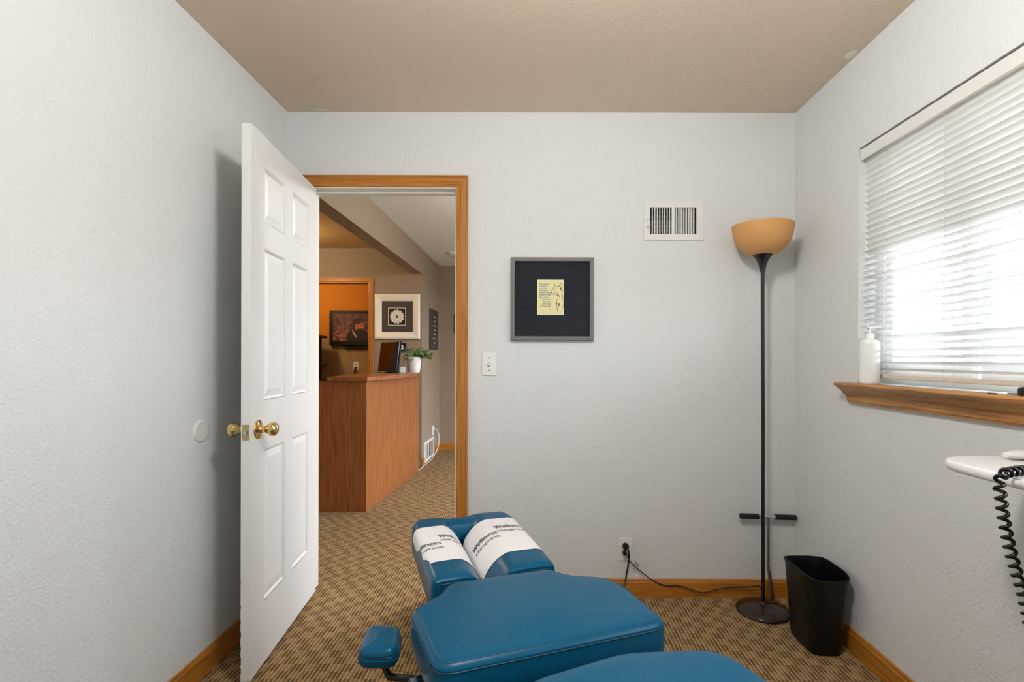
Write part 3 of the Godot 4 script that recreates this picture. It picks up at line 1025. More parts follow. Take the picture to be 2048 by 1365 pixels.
func lobe_ring(v_out: float, v_in: float, u: float, drop: float, lift: float, from := 0.0, to := 1.0, grow := 0.0, count := 33) -> PackedVector3Array:
	var r := PackedVector3Array()
	var m := LOBE.size() - 1
	for i in count:
		var f := lerpf(from, to, float(i) / (count - 1)) * m
		var k := mini(int(f), m - 1)
		var a := Vector2(LOBE[k][0], LOBE[k][1])
		var b := Vector2(LOBE[k + 1][0], LOBE[k + 1][1])
		var p := a.lerp(b, f - k)
		var d := (b - a)
		var scale_v := absf(v_in - v_out) / 2.0
		var nn := Vector2(-d.y, d.x * scale_v).normalized()
		var x := lerpf(v_out, v_in, (p.x + 1.0) / 2.0) + signf(v_in - v_out) * nn.x * grow
		r.append(Vector3(x, minf(p.y, -drop + (p.y + drop) * 0.25 if p.y > -drop else p.y) + nn.y * grow + lift, -u))
	return r

func head_lobe(v_out: float, v_in: float, u0: float, u1: float, rise: float) -> MB:
	var rings := []
	var us := [0.0, 0.003, 0.010, 0.022, 0.05, 0.12, 0.20, 0.28, 0.36, 0.42, 0.455, 0.485, 0.505, 0.52, 0.53, 0.535]
	var total: float = us[us.size() - 1]
	for s in us:
		var u: float = lerpf(u0, u1, s / total)
		var near: float = maxf(0.0, 0.022 - s)
		var far: float = maxf(0.0, s - (total - 0.085))
		var vo := v_out
		var vi := v_in
		var inw := near * near * 14.0
		var rr := 0.085
		var cut := rr - sqrt(maxf(rr * rr - far * far, 0.0))
		vo += signf(v_in - v_out) * (inw + cut * 0.85)
		vi -= signf(v_in - v_out) * (inw * 0.4)
		var drop: float = near * near * 30.0 + maxf(0.0, s - (total - 0.04)) ** 2 * 16.0
		rings.append(lobe_ring(vo, vi, u, drop, rise * (u - u0)))
	return MB.new().loft(rings)

func lobe_paper(v_out: float, v_in: float, u0: float, rise: float, ua: float, ub: float, from: float, to: float, torn: Array, mirror := false) -> MB:
	var mb := MB.new()
	var rows := 14
	var count := 41
	var g := []
	for i in rows + 1:
		var u := lerpf(ua, ub, float(i) / rows)
		var f0 := from
		for q in torn:
			if u >= q[0] and u <= q[1]:
				f0 = maxf(f0, q[2])
		g.append([u, f0])
	var grid := []
	for i in rows + 1:
		grid.append(lobe_ring(v_out, v_in, g[i][0], 0.0, rise * (g[i][0] - u0), g[i][1], to, 0.0016, count))
	# how far round the section a share f of it lies, in metres
	var fine := lobe_ring(v_out, v_in, 0.0, 0.0, 0.0, 0.0, 1.0, 0.0, 201)
	var arc := PackedFloat32Array([0.0])
	for i in 200:
		arc.append(arc[i] + fine[i].distance_to(fine[i + 1]))
	var across := func(f: float) -> float:
		var a: float = arc[clampi(int(round(f * 200.0)), 0, 200)]
		return (arc[200] - a) / 0.305 if mirror else a / 0.305
	var nor := []
	for i in rows + 1:
		var line := PackedVector3Array()
		for j in count:
			var dx: Vector3 = grid[i][mini(j + 1, count - 1)] - grid[i][maxi(j - 1, 0)]
			var dz: Vector3 = grid[mini(i + 1, rows)][j] - grid[maxi(i - 1, 0)][j]
			var x := dx.cross(dz).normalized()
			line.append(x if x.y >= -0.05 else -x)
		nor.append(line)
	for i in rows:
		for j in count - 1:
			var ta := Vector2(lerpf(g[i][1], to, float(j) / (count - 1)), 1.0 - float(i) / rows)
			var tb := Vector2(lerpf(g[i][1], to, float(j + 1) / (count - 1)), 1.0 - float(i) / rows)
			var tc := Vector2(lerpf(g[i + 1][1], to, float(j + 1) / (count - 1)), 1.0 - float(i + 1) / rows)
			var td := Vector2(lerpf(g[i + 1][1], to, float(j) / (count - 1)), 1.0 - float(i + 1) / rows)
			ta.x = across.call(ta.x)
			tb.x = across.call(tb.x)
			tc.x = across.call(tc.x)
			td.x = across.call(td.x)
			mb.tri(grid[i][j], grid[i][j + 1], grid[i + 1][j + 1], nor[i][j], nor[i][j + 1], nor[i + 1][j + 1], ta, tb, tc)
			mb.tri(grid[i][j], grid[i + 1][j + 1], grid[i + 1][j], nor[i][j], nor[i + 1][j + 1], nor[i + 1][j], ta, tc, td)
	return mb

func logo(cv: Canvas, at: Vector2, turn: float, k: float) -> void:
	var ax := Vector2(1, 0).rotated(turn)
	var ay := Vector2(0, 1).rotated(turn)
	cv.text("Lifetime", at, 24 * k, rgb(196, 198, 204), 0.6, turn, 1.25)
	cv.text("Wellness", at + ax * 20 * k + ay * 50 * k, 56 * k, rgb(104, 106, 112), 4.6 * k, turn, 0.84)
	cv.text("CENTER", at + ax * 140 * k + ay * 74 * k, 17 * k, rgb(190, 192, 196), 0.4, turn, 1.1)
	cv.text("Chiropractic", at + ax * 26 * k + ay * 116 * k, 36 * k, rgb(116, 118, 124), 3.0 * k, turn, 0.95)

func build_table() -> void:
	var o := Vector3(0.064, 0.0, -1.184)
	var basis := Basis(Vector3.UP, T_AXIS)
	var t := thing("treatment_table", "teal vinyl chiropractic table with split head cushion on steel base", "treatment table", o, basis)
	var vy: Material = M.vinyl
	# chest section
	var chest := round_outline([[-0.292, 0.0, 0.05], [0.292, 0.0, 0.045], [0.294, 0.215, 0.08], [0.268, 0.292, 0.05], [0.170, 0.345, 0.09], [0.135, 0.408, 0.05], [-0.03, 0.416, 0.5], [-0.190, 0.410, 0.05], [-0.222, 0.352, 0.08], [-0.308, 0.292, 0.06]])
	var cc := part("chest_cushion", cushion(chest, 0.098, 0.004), vy, t, Vector3(0, 0.548, 0))
	part("seam", seam_loop(chest, 0.0008, -0.0195, 0.0021), M.vinyl_seam, cc)
	part("stitching", seam_loop(chest, 0.0125, -0.0035, 0.0010), M.vinyl_seam, cc)
	# pelvic section towards the camera
	var hip := round_outline([[-0.290, -0.95, 0.06], [0.290, -0.95, 0.06], [0.300, -0.335, 0.10], [0.285, -0.190, 0.09], [0.08, -0.128, 0.22], [-0.14, -0.150, 0.20], [-0.290, -0.235, 0.10]])
	var hc := part("hip_cushion", cushion(hip, 0.10, 0.008, 0.03), vy, t, Vector3(0, 0.588, 0))
	part("seam", seam_loop(hip, 0.0008, -0.0195, 0.0021), M.vinyl_seam, hc)
	# headpiece: two lobes and a bridge, raised a little at the far end
	var u0 := 0.488
	var u1 := 1.03
	var rise := 0.055
	var hy := 0.528
	var hd := part("head_cushion", head_lobe(-0.222, -0.034, u0, u1, rise), vy, t, Vector3(0, hy, 0))
	tag(hd, "left teal lobe of the split headpiece")
	var hr := part("head_cushion", head_lobe(0.192, -0.034, u0, u1, rise), vy, t, Vector3(0, hy, 0))
	tag(hr, "right teal lobe of the split headpiece")
	for e in [[hd, -0.222, -0.03], [hr, 0.192, 0.02]]:
		var path := PackedVector3Array()
		for r in lobe_ring(e[1], e[2], u0 - 0.0005, 0.0, 0.0, 0.1, 0.62, -0.022, 24):
			path.append(r)
		part("seam", MB.new().tube(path, 0.0022, 6), M.vinyl_seam, e[0])
	var br := []
	for i in 13:
		var f := i / 12.0
		var v := lerpf(-0.16, 0.13, f)
		var r := PackedVector3Array()
		for q in [[0.0, -0.095], [0.0, -0.03], [0.012, -0.012], [0.035, -0.003], [0.062, -0.006], [0.082, -0.018], [0.095, -0.04], [0.100, -0.095]]:
			r.append(Vector3(v, q[1] + rise * (u1 - u0) - 0.004, -(u1 - 0.004 - q[0])))
		br.append(r)
	part("head_bridge", MB.new().loft(br), vy, t, Vector3(0, hy, 0))
	part("head_plate", MB.new().box(Vector3(-0.012, 0.425, -0.74), Vector3(0.32, 0.012, 0.46), 0.003, Basis(Vector3.RIGHT, 0.055)), M.black_metal, t)
	# armrest
	var arm := round_outline([[-0.050, -0.062, 0.03], [0.048, -0.088, 0.035], [0.055, 0.045, 0.04], [-0.035, 0.085, 0.045]])
	var ar := part("armrest", cushion(arm, 0.046, 0.004, 0.016), vy, t, Vector3(-0.383, 0.478, -0.312), Basis(Vector3.UP, -0.10))
	part("seam", seam_loop(arm, 0.0008, -0.0195, 0.0018), M.vinyl_seam, ar)
	part("armrest_bracket", MB.new().tube(PackedVector3Array([Vector3(-0.38, 0.42, -0.31), Vector3(-0.36, 0.385, -0.28), Vector3(-0.24, 0.375, -0.22)]), 0.010, 10), M.black_metal, t)
	# locking lever between head and chest, chrome clamp below
	part("lever", MB.new().tube(PackedVector3Array([Vector3(-0.10, 0.455, -0.452), Vector3(-0.205, 0.452, -0.452), Vector3(-0.240, 0.452, -0.454)]), 0.006, 8), M.chrome, t)
	part("lever_knob", MB.new().tube(PackedVector3Array([Vector3(-0.232, 0.452, -0.452), Vector3(-0.272, 0.450, -0.456)]), 0.0115, 12), M.black_plastic, t)
	part("clamp", MB.new().box(Vector3(-0.300, 0.416, -0.165), Vector3(0.05, 0.034, 0.036), 0.005, Basis(Vector3.UP, 0.2)), M.chrome, t)
	part("clamp_lever", MB.new().tube(PackedVector3Array([Vector3(-0.31, 0.41, -0.165), Vector3(-0.345, 0.40, -0.15), Vector3(-0.372, 0.385, -0.12)]), 0.009, 10), M.black_plastic, t)
	# steel frame, pedestals and floor base
	part("top_frame", MB.new().box(Vector3(0, 0.425, -0.20), Vector3(0.40, 0.045, 0.36), 0.004).box(Vector3(0, 0.46, 0.54), Vector3(0.40, 0.05, 0.72), 0.004).box(Vector3(-0.01, 0.40, -0.25), Vector3(0.10, 0.04, 1.0), 0.004), M.black_metal, t)
	for zz in [-0.18, 0.62]:
		part("pedestal", MB.new().box(Vector3(0, 0.245, zz), Vector3(0.16, 0.34, 0.14), 0.01), M.black_metal, t)
	part("floor_base", MB.new().box(Vector3(0, 0.038, 0.22), Vector3(0.30, 0.07, 1.25), 0.012), M.black_metal, t)
	for q in [[-0.25, -0.32], [0.25, -0.32], [-0.25, 0.78], [0.25, 0.78]]:
		part("foot", MB.new().box(Vector3(q[0] * 0.85, 0.018, q[1]), Vector3(0.2, 0.036, 0.08), 0.008), M.black_metal, t)
	# printed headrest paper, torn along the outer left edge
	var cl := Canvas.new(640, 640, rgb(236, 236, 238))
	logo(cl, Vector2(70, 340), -0.04, 0.95)
	logo(cl, Vector2(318, 205), 0.06, 0.95)
	var cr := Canvas.new(640, 640, rgb(236, 236, 238))
	logo(cr, Vector2(300, 175), 0.03, 0.95)
	logo(cr, Vector2(52, 270), 0.0, 0.95)
	for y in 3:
		for x in range(60, 600):
			cr.dot(x, 530 + y, rgb(206, 207, 212), 0.6)
	var ml := mat("print_left", Color.WHITE, 0.7)
	ml.albedo_texture = cl.texture()
	ml.texture_repeat = false
	var mr := mat("print_right", Color.WHITE, 0.7)
	mr.albedo_texture = cr.texture()
	mr.texture_repeat = false
	var pl := solo("headrest_paper", lobe_paper(-0.222, -0.034, u0, rise, 0.60, 0.905, 0.12, 0.98, [[0.56, 0.63, 0.34], [0.63, 0.66, 0.30], [0.66, 0.70, 0.24], [0.70, 0.735, 0.26], [0.735, 0.76, 0.22], [0.76, 0.79, 0.17]]), ml, "torn white printed paper over the left head cushion", "paper")
	pl.transform = Transform3D(basis, o + Vector3(0, hy, 0))
	var pr := solo("headrest_paper", lobe_paper(0.192, -0.034, u0, rise, 0.60, 0.915, 0.10, 0.995, [], true), mr, "untorn white printed paper over the right head cushion", "paper")
	pr.transform = Transform3D(basis, o + Vector3(0, hy, 0))

# ---------------------------------------------------------------- floor lamp
func build_lamp() -> void:
	var p := Vector3(1.083, 0, -2.45)
	var l := thing("floor_lamp", "dark torchiere floor lamp with amber bowl shade in the corner", "lamp", p)
	part("base", MB.new().lathe([[0.118, 0.0], [0.1225, 0.004], [0.122, 0.010], [0.114, 0.018], [0.09, 0.027], [0.055, 0.033], [0.016, 0.036], [0.014, 0.046], [0.009, 0.048]], Vector3.ZERO, 56), M.bronze_enamel, l)
	part("pole", MB.new().tube(PackedVector3Array([Vector3(0, 0.03, 0), Vector3(-0.002, 0.85, 0), Vector3(-0.006, 1.63, 0)]), 0.0085, 16), M.black_metal, l)
	part("socket_cup", MB.new().lathe([[0.0125, 1.612], [0.0135, 1.618], [0.0145, 1.63], [0.021, 1.655], [0.032, 1.676], [0.047, 1.694], [0.052, 1.699], [0.049, 1.700], [0.02, 1.69]], Vector3(-0.006, 0, 0), 36), M.black_metal, l)
	part("shade", MB.new().lathe([[0.048, 1.693], [0.075, 1.704], [0.102, 1.725], [0.121, 1.752], [0.132, 1.785], [0.1375, 1.818], [0.139, 1.832], [0.1365, 1.833], [0.1345, 1.818], [0.129, 1.786], [0.118, 1.754], [0.099, 1.728], [0.072, 1.708], [0.03, 1.702]], Vector3(-0.006, 0, 0), 56, Basis(), true, true), M.amber_shade, l)
	part("bulb", MB.new().lathe([[0.012, 1.70], [0.014, 1.725], [0.026, 1.75], [0.029, 1.772], [0.022, 1.792], [0.006, 1.80]], Vector3(-0.006, 0, 0), 20), M.white_plastic, l)
	# its flat flex runs along the wall to the outlet
	var pts := [at_pixel(1253, 1106, 2.565), at_pixel(1257, 1116, 2.555), at_pixel(1264, 1127, 2.57), at_pixel(1280, 1141, 2.583), at_pixel(1310, 1163, 2.584), at_pixel(1335, 1172, 2.58), at_pixel(1355, 1171, 2.578), at_pixel(1382, 1179, 2.576), at_pixel(1406, 1185, 2.574), at_pixel(1432, 1180, 2.574), at_pixel(1452, 1176, 2.572), at_pixel(1500, 1174, 2.56), at_pixel(1521, 1173, 2.50), Vector3(1.086, 0.06, -2.463), Vector3(1.094, 0.042, -2.458), Vector3(1.12, 0.034, -2.46), Vector3(1.16, 0.029, -2.47), Vector3(1.19, 0.017, -2.48), Vector3(1.215, 0.004, -2.49)]
	part("cord", MB.new().tube(smooth_path(pts, 6), 0.0026, 7), M.cable_black, l, -p)
	part("cord_plug", MB.new().lathe([[0.0105, 0.0], [0.0115, 0.006], [0.0105, 0.020], [0.006, 0.026]], Vector3.ZERO, 14), M.black_plastic, l, Vector3(0.449, 0.226, -BACK + 0.0075) - p, Basis(Vector3.RIGHT, PI / 2))
	# paper tag folded round the flex
	var tg := MB.new().box(Vector3.ZERO, Vector3(0.030, 0.022, 0.0006), 0.0, Basis(Vector3(0, 0, 1), -0.70))
	part("cord_tag", tg, M.tag_grey, l, at_pixel(1274, 1130, 2.575) - p)

# ---------------------------------------------------------------- waste bin, T bar, table cable
func build_corner_things() -> void:
	# waste bin: rounded rectangle, flared, with an inward dip in the long sides' rim
	var bin := thing("waste_bin", "black plastic waste bin in the corner by the lamp", "bin", Vector3(1.186, 0, -2.186))
	var rings := []
	var prof := [[0.0, 0.075, 0.11, 0.0], [0.004, 0.079, 0.114, 0.0], [0.05, 0.082, 0.118, 0.0], [0.15, 0.089, 0.127, 0.0], [0.27, 0.097, 0.137, 0.0], [0.302, 0.0995, 0.140, 0.0], [0.304, 0.104, 0.145, 0.0], [0.312, 0.105, 0.146, 0.0], [0.315, 0.103, 0.144, 0.0], [0.314, 0.099, 0.140, 0.0], [0.27, 0.094, 0.134, 0.0], [0.15, 0.086, 0.124, 0.0], [0.02, 0.077, 0.112, 0.0]]
	for q in prof:
		var r := PackedVector3Array()
		for i in 64:
			var a := TAU * i / 64.0
			var e := 0.46
			var cx := signf(cos(a)) * absf(cos(a)) ** e
			var cz := signf(sin(a)) * absf(sin(a)) ** e
			var lift: float = 0.012 * absf(cos(a)) ** 3 if q[0] > 0.29 else 0.0
			r.append(Vector3(cx * q[1] * 0.86, q[0] + lift, cz * q[2] * 0.94))
		rings.append(r)
	part("bin_body", MB.new().loft(rings), M.black_plastic, bin)
	# T shaped bar with foam grips leaning in the corner
	var y := EYE - (1035 - VPY) * 2.55 / FOCAL
	var tb := thing("tee_bar_handle", "chrome T bar with black foam grips leaning in the corner", "handle bar", Vector3(1.155, 0, -2.55))
	part("shaft", MB.new().tube(PackedVector3Array([Vector3(0.022, 0.0, 0.0), Vector3(0.004, 0.145, -0.004), Vector3(0.0, 0.16, -0.006), Vector3(0.003, y - 0.01, -0.014)]), 0.0085, 12), M.steel, tb)
	part("crossbar", MB.new().tube(PackedVector3Array([Vector3(-0.13, y + 0.004, -0.016), Vector3(0.138, y - 0.004, -0.016)]), 0.0095, 12), M.chrome, tb)
	for q in [[-0.135, -0.045], [0.038, 0.141]]:
		var path := PackedVector3Array()
		for k in 5:
			var f := k / 4.0
			path.append(Vector3(lerpf(q[0], q[1], f), y - lerpf(q[0], q[1], f) * 0.03, -0.016))
		part("grip", MB.new().tube(path, 0.0135, 14), M.foam_grip, tb)
	part("lock_button", MB.new().lathe([[0.004, 0.0], [0.004, 0.003], [0.001, 0.005]], Vector3.ZERO, 10), M.chrome, tb, Vector3(0.001, 0.19, 0.0025), Basis(Vector3.RIGHT, PI / 2))
	# heavy cable of the treatment table
	var tc := thing("power_cable", "thick black power cable dropping from the outlet to the table", "cable", Vector3(0.453, 0.26, -BACK))
	part("plug", MB.new().lathe([[0.0150, 0.0], [0.0165, 0.008], [0.0160, 0.022], [0.011, 0.032], [0.006, 0.036]], Vector3.ZERO, 18), M.black_plastic, tc, Vector3(0.0, 0.0, 0.0075), Basis(Vector3.RIGHT, PI / 2))
	var pts := [Vector3(0.453, 0.26, -BACK + 0.04), Vector3(0.462, 0.246, -BACK + 0.046), Vector3(0.467, 0.215, -BACK + 0.034), Vector3(0.466, 0.18, -BACK + 0.026), Vector3(0.458, 0.13, -BACK + 0.024), Vector3(0.44, 0.075, -BACK + 0.05), Vector3(0.40, 0.02, -BACK + 0.12), Vector3(0.36, 0.006, -2.36), Vector3(0.24, 0.006, -2.1), Vector3(0.1, 0.006, -1.85), Vector3(-0.05, 0.006, -1.70), Vector3(-0.03, 0.012, -1.60)]
	part("cable", MB.new().tube(smooth_path(pts, 7), 0.0042, 9), M.cable_black, tc, -Vector3(0.453, 0.26, -BACK))

# ---------------------------------------------------------------- things on the back wall
func build_wall_things() -> void:
	# light switch
	var sw := thing("light_switch", "white toggle light switch beside the doorway", "switch", Vector3((978.5 - VPX) / 397.0, EYE - (728.5 - VPY) / 397.0, -BACK))
	part("plate", MB.new().box(Vector3(0, 0, 0.003), Vector3(0.074, 0.117, 0.006), 0.0025), M.white_plastic, sw)
	part("toggle", MB.new().box(Vector3(-0.002, -0.002, 0.011), Vector3(0.009, 0.010, 0.018), 0.002, Basis(Vector3.RIGHT, 0.45)), M.white_plastic, sw)
	part("toggle_slot", MB.new().box(Vector3(-0.001, -0.003, 0.0062), Vector3(0.0105, 0.0235, 0.0006), 0.0), M.tag_grey, sw)
	for yy in [0.03, -0.033]:
		part("screw", MB.new().lathe([[0.0032, 0.0], [0.0025, 0.001]], Vector3.ZERO, 10), M.screw, sw, Vector3(0, yy, 0.006), Basis(Vector3.RIGHT, PI / 2))
	# outlet
	var ou := thing("wall_outlet", "white wall outlet with two black plugs above the baseboard", "outlet", Vector3(0.453, EYE - (1098.5 - VPY) / 397.0, -BACK))
	part("plate", MB.new().box(Vector3(0, 0, 0.003), Vector3(0.070, 0.115, 0.006), 0.0025), M.white_plastic, ou)
	for yy in [0.02, -0.02]:
		part("socket", MB.new().lathe([[0.0165, 0.0], [0.0165, 0.001], [0.015, 0.0015]], Vector3.ZERO, 20), M.white_plastic, ou, Vector3(-0.002, yy, 0.0055), Basis(Vector3.RIGHT, PI / 2))
	# air register
	var vn := thing("air_vent", "white louvred air register high on the back wall", "vent", Vector3((1345.5 - VPX) / 397.0, EYE - (442 - VPY) / 397.0, -BACK))
	var W := 0.2955
	var H := 0.191
	# openings in the face plate
	var face := []
	var xl := -0.118
	var ow := 0.1115
	for s in 2:
		face.append(Rect2(xl + s * (ow + 0.0105) + W / 2, 0.0285, ow, 0.135))
	face.append(Rect2(-0.1285 + W / 2, -0.046 + H / 2, 0.0022, 0.036))
	var bev := MB.new()
	bev.sheet(Vector3(-W / 2, -H / 2, 0.007), Vector3.RIGHT, Vector3.UP, Vector3(0, 0, 1), Vector2(W, H), 0.006, face)
	part("face_plate", bev, M.white_metal, vn)
	var lv := MB.new().box(Vector3.ZERO, Vector3(0.0010, 0.136, 0.010), 0.0).mesh()
	for s in 2:
		for k in 10:
			var x := xl + s * (ow + 0.0105) + ow * (k + 0.0) / 9.0
			if k == 0 and s == 0 or k == 9 and s == 1:
				continue
			part("louvre", lv, M.white_metal, vn, Vector3(x, -0.0005, -0.001), Basis(Vector3.UP, -0.30 if s == 0 else 0.62))
			part("louvre_lip", MB.new().box(Vector3.ZERO, Vector3(0.0040, 0.136, 0.0012), 0.0004), M.white_metal, vn, Vector3(x, -0.0005, 0.0062))
	for k in 6:
		part("damper_blade", MB.new().box(Vector3.ZERO, Vector3(0.245, 0.0012, 0.012), 0.0), M.duct, vn, Vector3(-0.0015, 0.055 - k * 0.022, -0.034), Basis(Vector3.RIGHT, 0.5))
	# sheet metal boot: four sides and a back, filling the hole through the wall
	var dx0 := VENT.position.x - vn.position.x + 0.001
	var dx1 := dx0 + VENT.size.x - 0.002
	var dy0 := VENT.position.y - vn.position.y + 0.001
	var dy1 := dy0 + VENT.size.y - 0.002
	var boot := MB.new()
	var dcx := (dx0 + dx1) / 2
	var dcy := (dy0 + dy1) / 2
	boot.box(Vector3(dcx, dy0 + 0.0005, -0.060), Vector3(dx1 - dx0, 0.001, 0.118), 0.0)
	boot.box(Vector3(dcx, dy1 - 0.0005, -0.060), Vector3(dx1 - dx0, 0.001, 0.118), 0.0)
	boot.box(Vector3(dx0 + 0.0005, dcy, -0.060), Vector3(0.001, dy1 - dy0 - 0.002, 0.118), 0.0)
	boot.box(Vector3(dx1 - 0.0005, dcy, -0.060), Vector3(0.001, dy1 - dy0 - 0.002, 0.118), 0.0)
	boot.box(Vector3(dcx, dcy, -0.1195), Vector3(dx1 - dx0, dy1 - dy0, 0.001), 0.0)
	part("duct_boot", boot, M.duct, vn)
	part("damper_lever", MB.new().box(Vector3(-0.128, -0.03, 0.011), Vector3(0.012, 0.003, 0.012), 0.001), M.white_metal, vn)
	for x in [-0.132, 0.130]:
		part("screw", MB.new().lathe([[0.0032, 0.0], [0.0025, 0.001]], Vector3.ZERO, 10), M.screw, vn, Vector3(x, 0.002, 0.007), Basis(Vector3.RIGHT, PI / 2))
	# letter board with a card
	var cx := (1104 - VPX) / 397.0
	var cy := EYE - (599 - VPY) / 397.0
	var S := 0.415
	var pb := thing("letter_board", "grey framed black letter board with yellow card on the back wall", "picture", Vector3(cx, cy, -BACK))
	var fp := [[0.0, 0.0], [0.0, 0.022], [0.002, 0.024], [0.018, 0.024], [0.020, 0.022], [0.020, 0.0]]
	# frame bars mitred at the corners (x runs inwards)
	for q in [[Vector3(-1, -1, 0), Vector3(1, -1, 0), Vector3.UP], [Vector3(1, -1, 0), Vector3(1, 1, 0), Vector3.LEFT], [Vector3(1, 1, 0), Vector3(-1, 1, 0), Vector3.DOWN], [Vector3(-1, 1, 0), Vector3(-1, -1, 0), Vector3.RIGHT]]:
		part("frame_bar", MB.new().bar(fp, q[0] * S / 2, q[1] * S / 2, q[2], Vector3(0, 0, 1), 1.0, -1.0), M.grey_wood, pb)
	var felt := MB.new().box(Vector3(0, 0, 0.005), Vector3(S - 0.03, S - 0.03, 0.008), 0.0)
	part("felt_back", felt, M.felt, pb)
	var ribs := MB.new()
	var rows := 60
	for k in rows:
		ribs.box(Vector3(0, -0.186 + k * 0.372 / (rows - 1), 0.0105), Vector3(S - 0.04, 0.0040, 0.003), 0.001)
	tag(part("felt_ribs", ribs, M.felt, pb), "horizontal felt ribs", "", "", "stuff")
	# the card
	var cw := 400
	var ch := 530
	var cv := Canvas.new(cw, ch, rgb(226, 218, 164))
	for y in ch:
		for x in cw:
			if x < 8 or y < 7 or x > cw - 10 or y > ch - 9:
				cv.dot(x, y, rgb(238, 234, 200))
	var ink := rgb(52, 82, 116)
	var lines := [["The shape,", 30, 82, 0], ["position,", 30, 115, 0], ["tension,", 30, 148, 0], ["and tone", 30, 181, 0], ["of your spine", 30, 214, 0], ["determines", 30, 247, 0], ["the shape,", 190, 285, 1], ["position,", 204, 318, 1], ["tension,", 204, 351, 1], ["and tone", 208, 384, 1], ["of your life", 206, 417, 1]]
	for l in lines:
		var x0: float = l[1]
		if l[3] == 1:
			var probe := Canvas.new(4, 4, Color.WHITE)
			x0 = l[1] - probe.text(l[0], Vector2(-9999, -9999), 22, ink, 0.0, 0.0, 1.1)
		cv.text(l[0], Vector2(x0, l[2]), 22, ink, 0.6, 0.0, 1.1)
	cv.stroke([Vector2(172, 452), Vector2(200, 450), Vector2(232, 453), Vector2(278, 451)], [1.2, 1.6, 1.2, 1.0], rgb(150, 144, 120))
	var bk := rgb(34, 30, 20)
	cv.stroke([Vector2(250, 50), Vector2(262, 84), Vector2(240, 130), Vector2(222, 160), Vector2(208, 205), Vector2(190, 238)], [1.0, 4.0, 2.5, 3.0, 3.0, 1.5], bk)
	cv.stroke([Vector2(276, 98), Vector2(300, 106), Vector2(330, 92), Vector2(352, 66), Vector2(364, 38)], [3.0, 2.2, 4.5, 3.0, 1.0], bk)
	cv.stroke([Vector2(396, 60), Vector2(376, 96), Vector2(354, 126), Vector2(352, 142), Vector2(376, 160), Vector2(372, 200), Vector2(382, 250), Vector2(392, 300), Vector2(394, 380), Vector2(380, 440), Vector2(344, 512)], [1.5, 3.5, 5.5, 7.0, 5.0, 3.5, 4.5, 3.5, 4.5, 4.0, 1.5], bk)
	cv.stroke([Vector2(262, 140), Vector2(290, 182), Vector2(320, 228), Vector2(332, 262)], [1.0, 2.5, 4.0, 2.5], bk)
	cv.stroke([Vector2(232, 246), Vector2(246, 212), Vector2(250, 206), Vector2(290, 226), Vector2(312, 254), Vector2(300, 300), Vector2(286, 336)], [1.0, 2.5, 4.5, 5.0, 3.5, 2.5, 3.0], bk)
	cv.stroke([Vector2(284, 330), Vector2(292, 362), Vector2(288, 390), Vector2(298, 430), Vector2(304, 470), Vector2(298, 492)], [4.0, 8.0, 3.0, 2.5, 3.0, 1.0], bk)
	cv.stroke([Vector2(316, 318), Vector2(314, 350), Vector2(320, 362), Vector2(332, 370), Vector2(318, 400), Vector2(306, 428)], [1.5, 2.5, 2.5, 8.0, 6.0, 3.0], bk)
	var cm := mat("card_print", Color.WHITE, 0.6)
	cm.albedo_texture = cv.texture()
	cm.texture_repeat = false
	var cwm := 0.1335
	var chm := 0.1760
	var cmb := MB.new()
	cmb.quad(Vector3(-cwm / 2, -chm / 2, 0.0006), Vector3(cwm / 2, -chm / 2, 0.0006), Vector3(cwm / 2, chm / 2, 0.0006), Vector3(-cwm / 2, chm / 2, 0.0006), Vector3(0, 0, 1), Vector2(0, 1), Vector2(1, 1), Vector2(1, 0), Vector2(0, 0))
	cmb.quad(Vector3(-cwm / 2, -chm / 2, -0.0003), Vector3(cwm / 2, -chm / 2, -0.0003), Vector3(cwm / 2, chm / 2, -0.0003), Vector3(-cwm / 2, chm / 2, -0.0003), Vector3(0, 0, -1))
	var co := solo("printed_card", cmb, cm, "yellow card with blue text and line drawing on the letter board", "card")
	co.position = Vector3((1100.5 - VPX) / 397.0, EYE - (595.5 - VPY) / 397.0, -BACK + 0.0128)

